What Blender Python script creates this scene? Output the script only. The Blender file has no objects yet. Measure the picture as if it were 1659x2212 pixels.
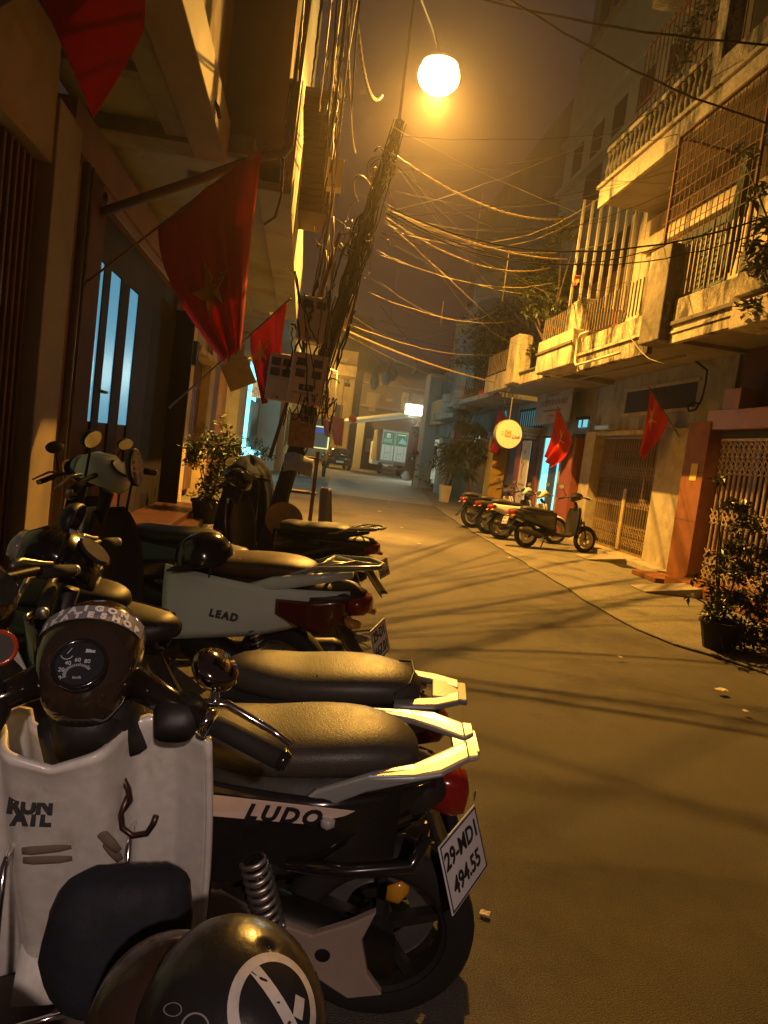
import bpy, bmesh, math, random
from mathutils import Vector, Matrix, Euler, noise
random.seed(7)
R = math.radians
scene = bpy.context.scene
col = scene.collection

# ------------------------------------------------------------------ camera
F_, CX, CY = 1534.0, 829.5, 1106.0          # focal length and centre of the survey grid (1659 x 2212)
CAM_H = 1.42
def _axes():
    y = Vector((653-CX, -(960-CY), F_)).normalized()      # street direction seen by the camera
    s, c = math.sin(R(7.2)), math.cos(R(7.2))             # roll of the phone
    z = Vector((s, c, -(y.x*s+y.y*c)/y.z)).normalized()
    x = y.cross(z)
    if x.x < 0: x = -x
    return x, y, z
_X, _Y, _Z = _axes()
def _w(v): return Vector((_X.dot(v), _Y.dot(v), _Z.dot(v)))
CAM = Vector((0, 0, CAM_H))
cr, cu, cf = _w(Vector((1,0,0))), _w(Vector((0,1,0))), _w(Vector((0,0,1)))
cam_data = bpy.data.cameras.new('camera'); cam_data.sensor_fit = 'HORIZONTAL'; cam_data.sensor_width = 36
cam_data.lens = 36*F_/1659; cam_data.clip_start = 0.02; cam_data.clip_end = 500
cam = bpy.data.objects.new('camera', cam_data); col.objects.link(cam)
cam.matrix_world = Matrix(((cr.x, cu.x, -cf.x, 0), (cr.y, cu.y, -cf.y, 0), (cr.z, cu.z, -cf.z, CAM_H), (0,0,0,1)))
scene.camera = cam
# survey: a sight line met with a real plane of the street gives a real place on it
def _ray(u, v): return _w(Vector(((u-CX)/F_, -(v-CY)/F_, 1)))
def ax(u, v, X): d = _ray(u, v); return CAM + d*(X/d.x)
def ay(u, v, Y): d = _ray(u, v); return CAM + d*(Y/d.y)
def az(u, v, Z): d = _ray(u, v); return CAM + d*((Z-CAM_H)/d.z)

# ------------------------------------------------------------------ world, lights, exposure
world = bpy.data.worlds.new('World'); scene.world = world; world.use_nodes = True
wt = world.node_tree; wt.nodes.clear()
sky = wt.nodes.new('ShaderNodeTexSky'); sky.sky_type = 'NISHITA'; sky.sun_disc = False
sky.sun_elevation = R(-3); sky.sun_rotation = R(200)
b1 = wt.nodes.new('ShaderNodeBackground'); b1.inputs[1].default_value = 0.05
b2 = wt.nodes.new('ShaderNodeBackground'); b2.inputs[0].default_value = (0.024, 0.0125, 0.0115, 1); b2.inputs[1].default_value = 1.0
ad = wt.nodes.new('ShaderNodeAddShader'); wo = wt.nodes.new('ShaderNodeOutputWorld')
wt.links.new(sky.outputs[0], b1.inputs[0]); wt.links.new(b1.outputs[0], ad.inputs[0]); wt.links.new(b2.outputs[0], ad.inputs[1])
wt.links.new(ad.outputs[0], wo.inputs[0])
scene.view_settings.view_transform = 'Standard'; scene.view_settings.look = 'None'
scene.view_settings.exposure = 0.0; scene.view_settings.gamma = 1; scene.view_settings.use_curve_mapping = False
scene.cycles.use_denoising = True
scene.cycles.max_bounces = 6; scene.cycles.diffuse_bounces = 2; scene.cycles.glossy_bounces = 3
scene.cycles.volume_bounces = 0; scene.cycles.transparent_max_bounces = 8
scene.cycles.sample_clamp_indirect = 4

def lamp(name, kind, loc, power, color, size=0.1, rot=None, spot=None, blend=.5):
    d = bpy.data.lights.new(name, kind); d.energy = power; d.color = color
    if kind in ('POINT', 'SPOT'): d.shadow_soft_size = size
    if kind == 'AREA': d.size = size
    if kind == 'SPOT': d.spot_size = spot; d.spot_blend = blend
    o = bpy.data.objects.new(name, d); col.objects.link(o); o.location = loc
    if rot: o.rotation_euler = rot
    return o
LAMP = ay(948, 165, 12.2)
lamp('street_lamp_light', 'SPOT', LAMP + Vector((0,0,-.27)), 16500, (1, .47, .072), .055, spot=R(162), blend=.75)
_rl = Vector((.35, -2.2, 2.7)); _ra = (Vector((-.12, 1.45, .55))-_rl).to_track_quat('-Z','Y').to_euler()
lamp('rear_fill_light', 'SPOT', _rl, 215, (1, .71, .60), .05, rot=_ra, spot=R(30), blend=.9)  # added unseen spot behind the camera, brightens the white scooter and plate
_rg = (Vector((6.1, 7.9, 1.3))-Vector((1.2, -1.5, 3.4))).to_track_quat('-Z','Y').to_euler()
lamp('gate_fill_light', 'SPOT', (1.2, -1.5, 3.4), 1100, (1, .50, .13), .08, rot=_rg, spot=R(15), blend=.35)  # added unseen spot without a fitting, brightens the near lattice gate and pillar

# ------------------------------------------------------------------ materials
_mats = {}
def mat(name, c, rough=.6, metal=0, coat=0, nz=None, bump=None, stain=None, emit=None, alpha=None, trans=0, grain=None, spec=None, obj_coords=True):
    """nz=(scale, amount) colour variation; bump=(scale, strength); stain=(scale, colour, threshold, streak)"""
    if name in _mats: return _mats[name]
    m = bpy.data.materials.new(name); m.use_nodes = True; t = m.node_tree; n = t.nodes; L = t.links
    b = n['Principled BSDF']; b.inputs['Base Color'].default_value = (*c, 1); b.inputs['Roughness'].default_value = rough
    b.inputs['Metallic'].default_value = metal
    if coat: b.inputs['Coat Weight'].default_value = coat; b.inputs['Coat Roughness'].default_value = .08
    if spec is not None: b.inputs['Specular IOR Level'].default_value = spec
    if trans: b.inputs['Transmission Weight'].default_value = trans
    if emit: b.inputs['Emission Color'].default_value = (*emit[0], 1); b.inputs['Emission Strength'].default_value = emit[1]
    tc = n.new('ShaderNodeTexCoord'); src = tc.outputs['Object']
    last = None
    if nz:
        t1 = n.new('ShaderNodeTexNoise'); t1.inputs['Scale'].default_value = nz[0]; t1.inputs['Detail'].default_value = 6; t1.inputs['Roughness'].default_value = .65
        L.new(src, t1.inputs['Vector'])
        r = n.new('ShaderNodeMapRange'); r.inputs[1].default_value = .3; r.inputs[2].default_value = .7; r.inputs[3].default_value = 1-nz[1]; r.inputs[4].default_value = 1+nz[1]*.6
        L.new(t1.outputs[0], r.inputs[0])
        mx = n.new('ShaderNodeMix'); mx.data_type = 'RGBA'; mx.blend_type = 'MULTIPLY'; mx.inputs[0].default_value = 1
        mx.inputs[6].default_value = (*c, 1); L.new(r.outputs[0], mx.inputs[7]); last = mx.outputs[2]
        rr = n.new('ShaderNodeMapRange'); rr.inputs[3].default_value = max(.03, rough-.12); rr.inputs[4].default_value = min(1, rough+.12)
        L.new(t1.outputs[0], rr.inputs[0]); L.new(rr.outputs[0], b.inputs['Roughness'])
    if stain:
        mp = n.new('ShaderNodeMapping'); mp.inputs['Scale'].default_value = (1, 1, stain[3]); L.new(src, mp.inputs[0])
        t2 = n.new('ShaderNodeTexNoise'); t2.inputs['Scale'].default_value = stain[0]; t2.inputs['Detail'].default_value = 9; t2.inputs['Roughness'].default_value = .7
        L.new(mp.outputs[0], t2.inputs['Vector'])
        r2 = n.new('ShaderNodeMapRange'); r2.inputs[1].default_value = stain[2]-.05; r2.inputs[2].default_value = stain[2]+.08
        L.new(t2.outputs[0], r2.inputs[0])
        m2 = n.new('ShaderNodeMix'); m2.data_type = 'RGBA'; L.new(r2.outputs[0], m2.inputs[0])
        if last: L.new(last, m2.inputs[6])
        else: m2.inputs[6].default_value = (*c, 1)
        m2.inputs[7].default_value = (*stain[1], 1); last = m2.outputs[2]
    if grain:
        t4 = n.new('ShaderNodeTexNoise'); t4.inputs['Scale'].default_value = grain[0]; t4.inputs['Detail'].default_value = 3; L.new(src, t4.inputs['Vector'])
        r4 = n.new('ShaderNodeMapRange'); r4.inputs[1].default_value = .35; r4.inputs[2].default_value = .68; r4.inputs[3].default_value = 1-grain[1]; r4.inputs[4].default_value = 1+grain[1]*1.3
        L.new(t4.outputs[0], r4.inputs[0]); m4 = n.new('ShaderNodeMix'); m4.data_type = 'RGBA'; m4.blend_type = 'MULTIPLY'; m4.inputs[0].default_value = 1
        if last: L.new(last, m4.inputs[6])
        else: m4.inputs[6].default_value = (*c, 1)
        L.new(r4.outputs[0], m4.inputs[7]); last = m4.outputs[2]
    if last: L.new(last, b.inputs['Base Color'])
    if bump:
        t3 = n.new('ShaderNodeTexNoise'); t3.inputs['Scale'].default_value = bump[0]; t3.inputs['Detail'].default_value = 5
        L.new(src, t3.inputs['Vector']); bp = n.new('ShaderNodeBump'); bp.inputs['Strength'].default_value = bump[1]; bp.inputs['Distance'].default_value = .02
        L.new(t3.outputs[0], bp.inputs['Height']); L.new(bp.outputs[0], b.inputs['Normal'])
    _mats[name] = m
    return m

# ------------------------------------------------------------------ mesh helpers
class MB:
    def __init__(s): s.v = []; s.f = []
    def add(s, vs, fs):
        k = len(s.v); s.v += [tuple(p) for p in vs]; s.f += [tuple(i+k for i in f) for f in fs]; return s
    def box(s, x0, x1, y0, y1, z0, z1):
        if x0 > x1: x0, x1 = x1, x0
        if y0 > y1: y0, y1 = y1, y0
        if z0 > z1: z0, z1 = z1, z0
        return s.add([(x0,y0,z0),(x1,y0,z0),(x1,y1,z0),(x0,y1,z0),(x0,y0,z1),(x1,y0,z1),(x1,y1,z1),(x0,y1,z1)],
                     [(0,3,2,1),(4,5,6,7),(0,1,5,4),(1,2,6,5),(2,3,7,6),(3,0,4,7)])
    def obox(s, c, dims, rot=None):
        m = rot if rot is not None else Matrix.Identity(3); c = Vector(c); a, b, d = [q/2 for q in dims]
        pts = [c + m @ Vector(p) for p in ((-a,-b,-d),(a,-b,-d),(a,b,-d),(-a,b,-d),(-a,-b,d),(a,-b,d),(a,b,d),(-a,b,d))]
        return s.add(pts, [(0,3,2,1),(4,5,6,7),(0,1,5,4),(1,2,6,5),(2,3,7,6),(3,0,4,7)])
    def bar(s, p, q, w, h=None):
        p, q = Vector(p), Vector(q); d = (q-p); l = d.length; d.normalize()
        up = Vector((0,0,1)) if abs(d.z) < .95 else Vector((1,0,0))
        a = d.cross(up).normalized(); b = a.cross(d); m = Matrix((a, d, b)).transposed()
        return s.obox((p+q)/2, (w, l, h or w), m)
    def tube(s, pts, r, n=8, cap=True):
        pts = [Vector(p) for p in pts]; k = len(s.v); N = len(pts)
        prev = None
        for i, p in enumerate(pts):
            d = (pts[min(i+1, N-1)]-pts[max(i-1, 0)]).normalized()
            if prev is None:
                up = Vector((0,0,1)) if abs(d.z) < .9 else Vector((1,0,0)); a = d.cross(up).normalized()
            else: a = (prev - d*prev.dot(d)).normalized()
            prev = a; b = d.cross(a); rr = r[i] if isinstance(r, (list, tuple)) else r
            for j in range(n):
                t = 2*math.pi*j/n; s.v.append(tuple(p + a*(rr*math.cos(t)) + b*(rr*math.sin(t))))
        for i in range(N-1):
            for j in range(n):
                j2 = (j+1) % n; s.f.append((k+i*n+j, k+i*n+j2, k+(i+1)*n+j2, k+(i+1)*n+j))
        if cap:
            s.f.append(tuple(k+j for j in range(n))[::-1]); s.f.append(tuple(k+(N-1)*n+j for j in range(n)))
        return s
    def rings(s, rings, cap=True, closed=True):
        n = len(rings[0]); k = len(s.v)
        for rg in rings: s.v += [tuple(p) for p in rg]
        for i in range(len(rings)-1):
            for j in range(n if closed else n-1):
                j2 = (j+1) % n; s.f.append((k+i*n+j, k+i*n+j2, k+(i+1)*n+j2, k+(i+1)*n+j))
        if cap and closed:
            s.f.append(tuple(k+j for j in range(n))[::-1]); s.f.append(tuple(k+(len(rings)-1)*n+j for j in range(n)))
        return s
    def loft(s, secs, n=16, axis='x'):
        """secs: (x, yc, zc, hw, hh, power) super-ellipse rings along local x"""
        out = []
        for (x, yc, zc, hw, hh, p) in secs:
            ring = []
            for j in range(n):
                t = 2*math.pi*j/n; ct, st = math.cos(t), math.sin(t)
                a = math.copysign(abs(ct)**(2/p), ct)*hw; b = math.copysign(abs(st)**(2/p), st)*hh
                ring.append((x, yc+a, zc+b) if axis == 'x' else (yc+a, x, zc+b) if axis == 'y' else (yc+a, zc+b, x))
            out.append(ring)
        return s.rings(out)
    def lathe(s, prof, n=24, m=None, cap=True):
        """prof: (radius, height) about local z, m places it"""
        out = []
        for (r, z) in prof:
            ring = [Vector((r*math.cos(2*math.pi*j/n), r*math.sin(2*math.pi*j/n), z)) for j in range(n)]
            out.append([(m @ p) if m is not None else p for p in ring])
        return s.rings(out, cap)
    def sheet(s, nu, nv, fn):
        k = len(s.v)
        for i in range(nu+1):
            for j in range(nv+1): s.v.append(tuple(fn(i/nu, j/nv)))
        for i in range(nu):
            for j in range(nv):
                a = k+i*(nv+1)+j; s.f.append((a, a+1, a+nv+2, a+nv+1))
        return s
    def prism(s, pts, d):
        """polygon pts (3D) pushed along vector d"""
        k = len(s.v); n = len(pts); d = Vector(d)
        s.v += [tuple(Vector(p)) for p in pts] + [tuple(Vector(p)+d) for p in pts]
        s.f.append(tuple(range(k, k+n))[::-1]); s.f.append(tuple(range(k+n, k+2*n)))
        for j in range(n): s.f.append((k+j, k+(j+1) % n, k+n+(j+1) % n, k+n+j))
        return s
    def build(s, name, m, parent=None, smooth=False, bevel=0, sub=0, solid=0, kind=None, auto=None):
        me = bpy.data.meshes.new(name); me.from_pydata(s.v, [], s.f)
        bm = bmesh.new(); bm.from_mesh(me); bmesh.ops.recalc_face_normals(bm, faces=bm.faces); bm.to_mesh(me); bm.free()
        if smooth: me.polygons.foreach_set('use_smooth', [True]*len(me.polygons))
        me.materials.append(m)
        o = bpy.data.objects.new(name, me); col.objects.link(o)
        if parent is not None: o.parent = parent
        if solid: q = o.modifiers.new('solid', 'SOLIDIFY'); q.thickness = solid; q.offset = 0
        if bevel: q = o.modifiers.new('bevel', 'BEVEL'); q.width = bevel; q.segments = 2; q.limit_method = 'ANGLE'; q.angle_limit = R(40)
        if sub: q = o.modifiers.new('sub', 'SUBSURF'); q.levels = q.render_levels = sub
        if kind: o['kind'] = kind
        return o
def thing(name, label, cat, loc=(0,0,0), rot=(0,0,0), group=None):
    o = bpy.data.objects.new(name, None); col.objects.link(o); o.location = loc; o.rotation_euler = rot
    o.empty_display_size = .1; o['label'] = label; o['category'] = cat
    if group: o['group'] = group
    return o
def tag(o, label, cat, group=None):
    o['label'] = label; o['category'] = cat
    if group: o['group'] = group
    return o
def struct(o): o['kind'] = 'structure'; return o
def share(src, loc=None, rot=None, parent=None, mat_=None):
    """another copy of a piece, sharing its mesh"""
    o = src.copy(); col.objects.link(o)
    if parent is not None: o.parent = parent
    if loc is not None: o.location = loc
    if rot is not None: o.rotation_euler = rot
    return o
def copy_tree(o, parent=None):
    c = o.copy(); col.objects.link(c); c.parent = parent
    for ch in [x for x in bpy.data.objects if x.parent == o]: copy_tree(ch, c)
    return c
def text(s, size, m, parent, mtx, name='lettering', depth=.0015, align='CENTER', shear=0, space=1.0, bold=0):
    cu = bpy.data.curves.new(name, 'FONT'); cu.body = s; cu.size = size; cu.extrude = depth; cu.align_x = align; cu.align_y = 'CENTER'
    cu.shear = shear; cu.space_character = space; cu.offset = bold; cu.resolution_u = 3
    tmp = bpy.data.objects.new(name, cu); col.objects.link(tmp)
    me = bpy.data.meshes.new_from_object(tmp.evaluated_get(bpy.context.evaluated_depsgraph_get())); bpy.data.objects.remove(tmp)
    me.materials.clear(); me.materials.append(m)
    o = bpy.data.objects.new(name, me); col.objects.link(o); o.parent = parent; o.matrix_local = mtx
    return o
def frame(o, right, up):
    """4x4 placing text at o reading along right"""
    r = Vector(right).normalized(); n = r.cross(Vector(up)).normalized(); u = n.cross(r)
    return Matrix(((r.x,u.x,n.x,o[0]),(r.y,u.y,n.y,o[1]),(r.z,u.z,n.z,o[2]),(0,0,0,1)))
def bez(p, q, sag, n=16, wob=0):
    p, q = Vector(p), Vector(q); out = []
    for i in range(n+1):
        t = i/n; w = p.lerp(q, t); w.z -= 4*sag*t*(1-t)
        if wob and 0 < i < n: w += Vector((random.uniform(-wob,wob), random.uniform(-wob,wob), random.uniform(-wob,wob)))
        out.append(w)
    return out

# shared materials
CONC = mat('concrete', (.33,.31,.28), .85, nz=(1.2,.35), bump=(14,.35), stain=(1.1,(.12,.105,.085),.60,.6))
CREAM = mat('cream_plaster', (.42,.365,.25), .8, nz=(1.5,.3), bump=(9,.3), stain=(2.6,(.028,.023,.015),.55,.22), grain=(25,.18))
MOSSY = mat('mossy_plaster', (.36,.31,.21), .85, nz=(1.6,.4), bump=(9,.5), stain=(2.6,(.014,.012,.008),.48,.40), grain=(30,.3))
MOSS2 = mat('black_mould_plaster', (.13,.115,.08), .9, nz=(2.5,.5), bump=(12,.6), stain=(2.2,(.36,.31,.22),.58,.5))
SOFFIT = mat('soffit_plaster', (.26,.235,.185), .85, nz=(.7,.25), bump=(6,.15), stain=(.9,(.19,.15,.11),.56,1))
GREYP = mat('grey_plaster', (.30,.30,.27), .85, nz=(1.1,.3), bump=(10,.25), stain=(1.4,(.11,.10,.085),.58,.4))
DARKW = mat('dark_wood', (.022,.011,.007), .75, spec=.2, nz=(3,.4), bump=(30,.12))
REDW = mat('red_brown_wood', (.10,.033,.016), .75, spec=.2, nz=(2.5,.35), bump=(25,.12))
BLACKM = mat('black_gap', (.012,.010,.009), .8)
IRON = mat('painted_iron', (.20,.165,.12), .55, .3, nz=(6,.35))
RUST = mat('rusty_iron', (.11,.045,.022), .8, .3, nz=(9,.5))
BROWNT = mat('brown_wall_tile', (.21,.085,.034), .65, spec=.2, nz=(5,.25), bump=(20,.05))
WIRE = mat('cable_sheath', (.012,.010,.008), .9, spec=.12)
WIREL = mat('pale_cable_sheath', (.20,.16,.10), .6)
RED = mat('flag_red', (.58,.014,.008), .75, nz=(2,.15))
_t = RED.node_tree; _tr = _t.nodes.new('ShaderNodeBsdfTranslucent'); _tr.inputs[0].default_value = (.75,.03,.012,1); _mx = _t.nodes.new('ShaderNodeMixShader'); _mx.inputs[0].default_value = .22
_t.links.new(_t.nodes['Principled BSDF'].outputs[0], _mx.inputs[1]); _t.links.new(_tr.outputs[0], _mx.inputs[2]); _t.links.new(_mx.outputs[0], _t.nodes['Material Output'].inputs['Surface'])
STAR = mat('flag_star_yellow', (.85,.58,.04), .75)
_t = STAR.node_tree; _tr = _t.nodes.new('ShaderNodeBsdfTranslucent'); _tr.inputs[0].default_value = (.95,.75,.06,1); _mx = _t.nodes.new('ShaderNodeMixShader'); _mx.inputs[0].default_value = .5
_t.links.new(_t.nodes['Principled BSDF'].outputs[0], _mx.inputs[1]); _t.links.new(_tr.outputs[0], _mx.inputs[2]); _t.links.new(_mx.outputs[0], _t.nodes['Material Output'].inputs['Surface'])
POLEW = mat('flag_pole_wood', (.20,.12,.06), .6)
LEAF = mat('leaf_green', (.062,.085,.028), .5, nz=(5,.5))
LEAFD = mat('leaf_dark', (.035,.050,.020), .5, nz=(5,.5))
BARK = mat('bark', (.10,.075,.05), .9, nz=(6,.4), bump=(15,.6))
TERRA = mat('terracotta', (.30,.12,.06), .75, nz=(5,.2))
# ================================================================== SETTING
ROADM = mat('asphalt', (.125,.112,.094), .78, nz=(.7,.35), bump=(210,.7), stain=(.5,(.060,.052,.045),.55,1), grain=(230,.5))
PAVEM = mat('pavement_concrete', (.18,.165,.125), .85, nz=(.9,.3), bump=(45,.5), stain=(1.3,(.085,.075,.06),.57,1), grain=(60,.25))
m = MB(); m.sheet(24, 48, lambda a, b: (-60+120*a, -20+170*b, 0)); struct(m.build('road', ROADM))
# right pavement: a thin concrete apron up to the house fronts
edge = [(4.3,2.0),(4.15,4.6),(4.06,5.38),(3.62,6.1),(3.48,6.6),(3.50,7.6),(3.59,9.22),(3.70,11.5),(3.77,13.65),(3.95,17),(4.3,22),(5.0,27),(5.5,31),(6.3,36)]
_r = random.Random(3); _e = []
for (xa, ya), (xb, yb) in zip(edge, edge[1:]):
    n_ = max(1, int((yb-ya)/.35))
    _e += [(xa+(xb-xa)*i/n_+_r.uniform(-.035,.035), ya+(yb-ya)*i/n_) for i in range(n_)]
edge = _e+[edge[-1]]
pts = [(x, y, .004) for x, y in edge] + [(9,36,.004),(9,2,.004)]
m = MB(); m.prism(pts, (0,0,.022)); struct(m.build('pavement', PAVEM, bevel=.012))
m = MB(); m.prism([(-4,-4,.004),(-1.15,-4,.004),(-1.15,20,.004),(-1.5,34,.004),(-4,34,.004)], (0,0,.03)); struct(m.build('pavement', PAVEM, bevel=.008))
# pale concrete strip on the far road, the floodlight's pool put into its colour
m = MB(); m.prism([(.9,22.5,.0035),(9.5,21.6,.0035),(11,50,.0035),(1.6,36,.0035)], (0,0,.001)); struct(m.build('floodlit_patch', mat('floodlit_concrete', (.25,.24,.21), .85, nz=(.8,.3), bump=(30,.3))))

# ================================================================== FLAGS, PLANTS, WIRES
def flag(label, base, tip, H, L, gather=.6, drift=(0,0,0), seed=1, group=None, folds=3, amp=.05, down=(0,0,-1), star=True, cut=0, name='flag', staron=(.5,.45)):
    base, tip = Vector(base), Vector(tip); pd = (base-tip).normalized()
    t = thing(name, label, 'flag', base, group=group); o = base
    fn_n = pd.cross(Vector((0,0,1))).normalized(); dn = Vector(down).normalized(); dr = Vector(drift); rnd = random.Random(seed); ph = rnd.uniform(0,6)
    def P(u, v, off=0):
        g = 1-gather*v**1.35
        p = tip + pd*(H*(u*g + cut*v)) + dn*(L*v) + dr*(v*v)
        w = amp*(.35+v)*math.sin(folds*math.pi*u*1.3+ph+v*1.4) + amp*.4*math.sin(7*u+5*v+ph)
        return p + fn_n*(w+off) + pd*(.3*amp*math.sin(4*v+ph)*v) - o
    m = MB(); m.sheet(26, 30, P); m.build('flag_cloth', RED, t, smooth=True, solid=.003)
    if star:
        for off in (.006, -.006):
            m = MB(); rr = .20*L
            def S(ang, k): 
                q = rr if ang % 2 == 0 else rr*.382
                a = math.pi*ang/5; return (staron[0] + q*k*math.sin(a)/H, staron[1] - q*k*math.cos(a)/L*1.0)
            K = 4; vs = [P(*staron, off)]
            for k in range(1, K+1):
                for a in range(10):
                    p0 = S(a, k/K); vs.append(P(p0[0], p0[1], off))
            fs = [(0, 1+a, 1+(a+1) % 10) for a in range(10)]
            for k in range(K-1):
                for a in range(10): fs.append((1+k*10+a, 1+(k+1)*10+a, 1+(k+1)*10+(a+1) % 10, 1+k*10+(a+1) % 10))
            m.add(vs, fs); m.build('star', STAR, t, smooth=True)
    m = MB(); m.tube([base-o, tip+(tip-base).normalized()*.06-o], .011, 8); m.build('pole', POLEW, t)
    m = MB(); m.tube([base-o-(tip-base).normalized()*.02, base-o+(tip-base).normalized()*.12], .017, 8); m.build('bracket', IRON, t)
    return t

def leafcloud(mb, clumps, n, size, rnd, droop=.2, aspect=.42):
    """clumps: (centre, radii) - leaves are folded rhombi scattered in uneven clumps"""
    tot = sum(c[1][0]*c[1][1]*c[1][2] for c in clumps)
    for c, rad in clumps:
        k = max(6, int(n*rad[0]*rad[1]*rad[2]/tot)); sub = [Vector([rnd.gauss(0,.45)*rad[i] for i in range(3)]) for _ in range(max(3, k//26))]
        for i in range(k):
            s = rnd.choice(sub); p = Vector(c) + s + Vector([rnd.gauss(0,.2)*rad[j] for j in range(3)])
            d = Vector((rnd.gauss(0,1), rnd.gauss(0,1), rnd.gauss(0,.6)-droop)).normalized(); l = size*rnd.uniform(.6,1.3)
            a = d.cross(Vector((rnd.gauss(0,.4), rnd.gauss(0,.4), 1))).normalized()*(l*aspect*.5); nrm = a.cross(d).normalized()*(l*.09)
            b = len(mb.v); mb.v += [tuple(p), tuple(p+d*l*.45+a+nrm), tuple(p+d*l), tuple(p+d*l*.45-a+nrm), tuple(p+d*l*.5)]
            mb.f += [(b, b+1, b+4), (b+1, b+2, b+4), (b+2, b+3, b+4), (b+3, b, b+4)]
def shrub(label, base, clumps, n, size, m=LEAF, stems=5, seed=3, name='potted_shrub', cat='shrub', group=None, pot=None, aspect=.42, droop=.2, stem_r=.012):
    rnd = random.Random(seed); base = Vector(base); t = thing(name, label, cat, base, group=group)
    cl = [(Vector(c)-base, r) for c, r in clumps]
    b = MB(); leafcloud(b, cl, n, size, rnd, droop, aspect); b.build('foliage', m, t, kind='stuff')
    s = MB(); z0 = pot[1]*.8 if pot else 0
    for i in range(stems):
        c, r = cl[i % len(cl)]; e = c + Vector([rnd.gauss(0,.35)*r[j] for j in range(3)])
        p0 = Vector((rnd.uniform(-.04,.04), rnd.uniform(-.04,.04), z0)); mid = p0.lerp(e, .5) + Vector((rnd.uniform(-.05,.05), rnd.uniform(-.05,.05), .06))
        s.tube([p0, mid, e], [stem_r, stem_r*.8, stem_r*.4], 6)
    s.build('stem', BARK, t, smooth=True)
    if pot:
        r, h, pm = pot; q = MB(); q.lathe([(r*.72,0),(r*.98,h*.86),(r*1.06,h*.87),(r*1.06,h),(r*.92,h),(r*.9,h*.9),(.001,h*.88)], 20); q.build('pot', pm, t, smooth=False, bevel=.004)
    return t

ncable = [0]
def cable(label, pts, r=.008, m=None, group=None, name='cable', cat='cable', n=5):
    b = MB(); p0 = Vector(pts[0]); b.tube([Vector(p)-p0 for p in pts], r, n); o = b.build(name, m or WIRE, smooth=True); o.location = p0
    return tag(o, label, cat, group)
def span(p, q, sag, r=.009, m=None, label='thin overhead cable sagging across the street', group=None, twist=0, n=22, wob=.008):
    pts = bez(p, q, sag, n, wob)
    b = MB(); p0 = Vector(p); r = r*.68
    k = max(1, twist)
    for i in range(k):
        ps = []
        fine = bez(p, q, sag, n*(4 if k > 1 else 1), 0) if k > 1 else pts
        for j, w in enumerate(fine):
            a = j*.9 + i*2*math.pi/k
            ps.append(Vector(w)-p0 + (Vector((0, math.cos(a), math.sin(a)))*r*1.1 if k > 1 else Vector((0,0,0))))
        b.tube(ps, r, 5)
    o = b.build('cable', m or WIREL, smooth=True); o.location = p0
    return tag(o, label, 'cable', group)

# ================================================================== RIGHT SIDE OF THE STREET
XW, XB = 6.4, 4.7
def lattice_gate(parent, X, y0, y1, z0, z1, n, bands, m, handle=None):
    g = MB().box(X-.03, X+.03, y0, y1, z1-.04, z1).build('folding_gate', m, parent); MB().box(X-.03, X+.03, y0, y1, z0, z0+.04).build('gate_rail', m, g)
    proto = None
    for i in range(n):
        y = y0 + (y1-y0)*(i+.5)/n
        if proto is None:
            q = MB(); q.box(-.011, .011, -.016, -.006, 0, z1-z0-.08); q.box(-.011, .011, .006, .016, 0, z1-z0-.08); proto = q.build('gate_bar', m, g); o = proto
        else: o = share(proto, parent=g)
        o.location = (X, y, z0+.04)
    q = MB(); st = (y1-y0)/n
    for (a, c) in bands:
        for i in range(n):
            y = y0+st*(i+.5)
            for s in (1, -1):
                ya, yb = (y-st*.5, y+st*.5) if s > 0 else (y+st*.5, y-st*.5)
                h = (c-a)/2
                q.bar((X-.014-.006*s, ya, a), (X-.014-.006*s, yb, a+h), .006, .016); q.bar((X-.014-.006*s, ya, a+h), (X-.014-.006*s, yb, c), .006, .016)
    q.build('gate_lattice', m, g, kind='stuff')
    return g
def railing(parent, X, y0, y1, z0, z1, n, m=IRON, r=.010, ends=None, zs=None):
    """top and bottom rail plus bars; X may be a pair for a slanting run"""
    q = MB(); q.box(X-.02, X+.02, y0, y1, z1-.03, z1); q.box(X-.012, X+.012, y0, y1, z0, z0+.025); q.build('railing', m, parent)
    q = MB()
    for i in range(n+1):
        y = y0+(y1-y0)*i/n; q.box(X-r, X+r, y-r, y+r, z0+.02, z1-.02)
    return q.build('railing_bars', m, parent, kind='stuff')

# ---- house A: brown tiled ground floor (nearest on the right)
A = thing('terraced_house', 'brown tiled house with a wide lattice gate and mould-stained balcony, beside the dark shrub', 'house', (XW, 8.5, 0))
def P(mb, name, m, parent=A, **k):
    o = mb.build(name, m, parent, **k); o.location = -parent.location if parent.parent is None else (0,0,0)
    return o
def hb(*a): return MB().box(*a)
def hpart(parent, name, m, *a, **k):
    o = MB().box(*a).build(name, m, parent, **k); o.location = -parent.location; return o
GATEM = mat('gate_grey_paint', (.38,.29,.21), .55, .2, nz=(7,.4))
GATEY = mat('gate_rusty_paint', (.27,.19,.09), .6, .2, nz=(8,.5))
hpart(A, 'wall', mat('dark_red_plaster', (.10,.035,.03), .8, nz=(1,.3)), XW+.02, XW+.3, 3.0, 10.2, 2.72, 3.66)
hpart(A, 'pillar', BROWNT, 5.96, XW+.3, 10.02, 10.62, 0.06, 2.52, bevel=.006)
for i, z in enumerate((1.0, 1.75)):
    hpart(A, 'tile_joint', BLACKM, 5.957, 5.961, 9.96, 10.61, z, z+.006)
hpart(A, 'pillar', BROWNT, 6.0, XW+.3, 5.6, 6.2, 0.06, 2.52, bevel=.006)
hpart(A, 'lintel', mat('orange_tile', (.36,.17,.06), .4, nz=(4,.2), bump=(20,.06)), 5.98, XW+.3, 3.0, 10.18, 2.40, 2.68, bevel=.006)
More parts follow.
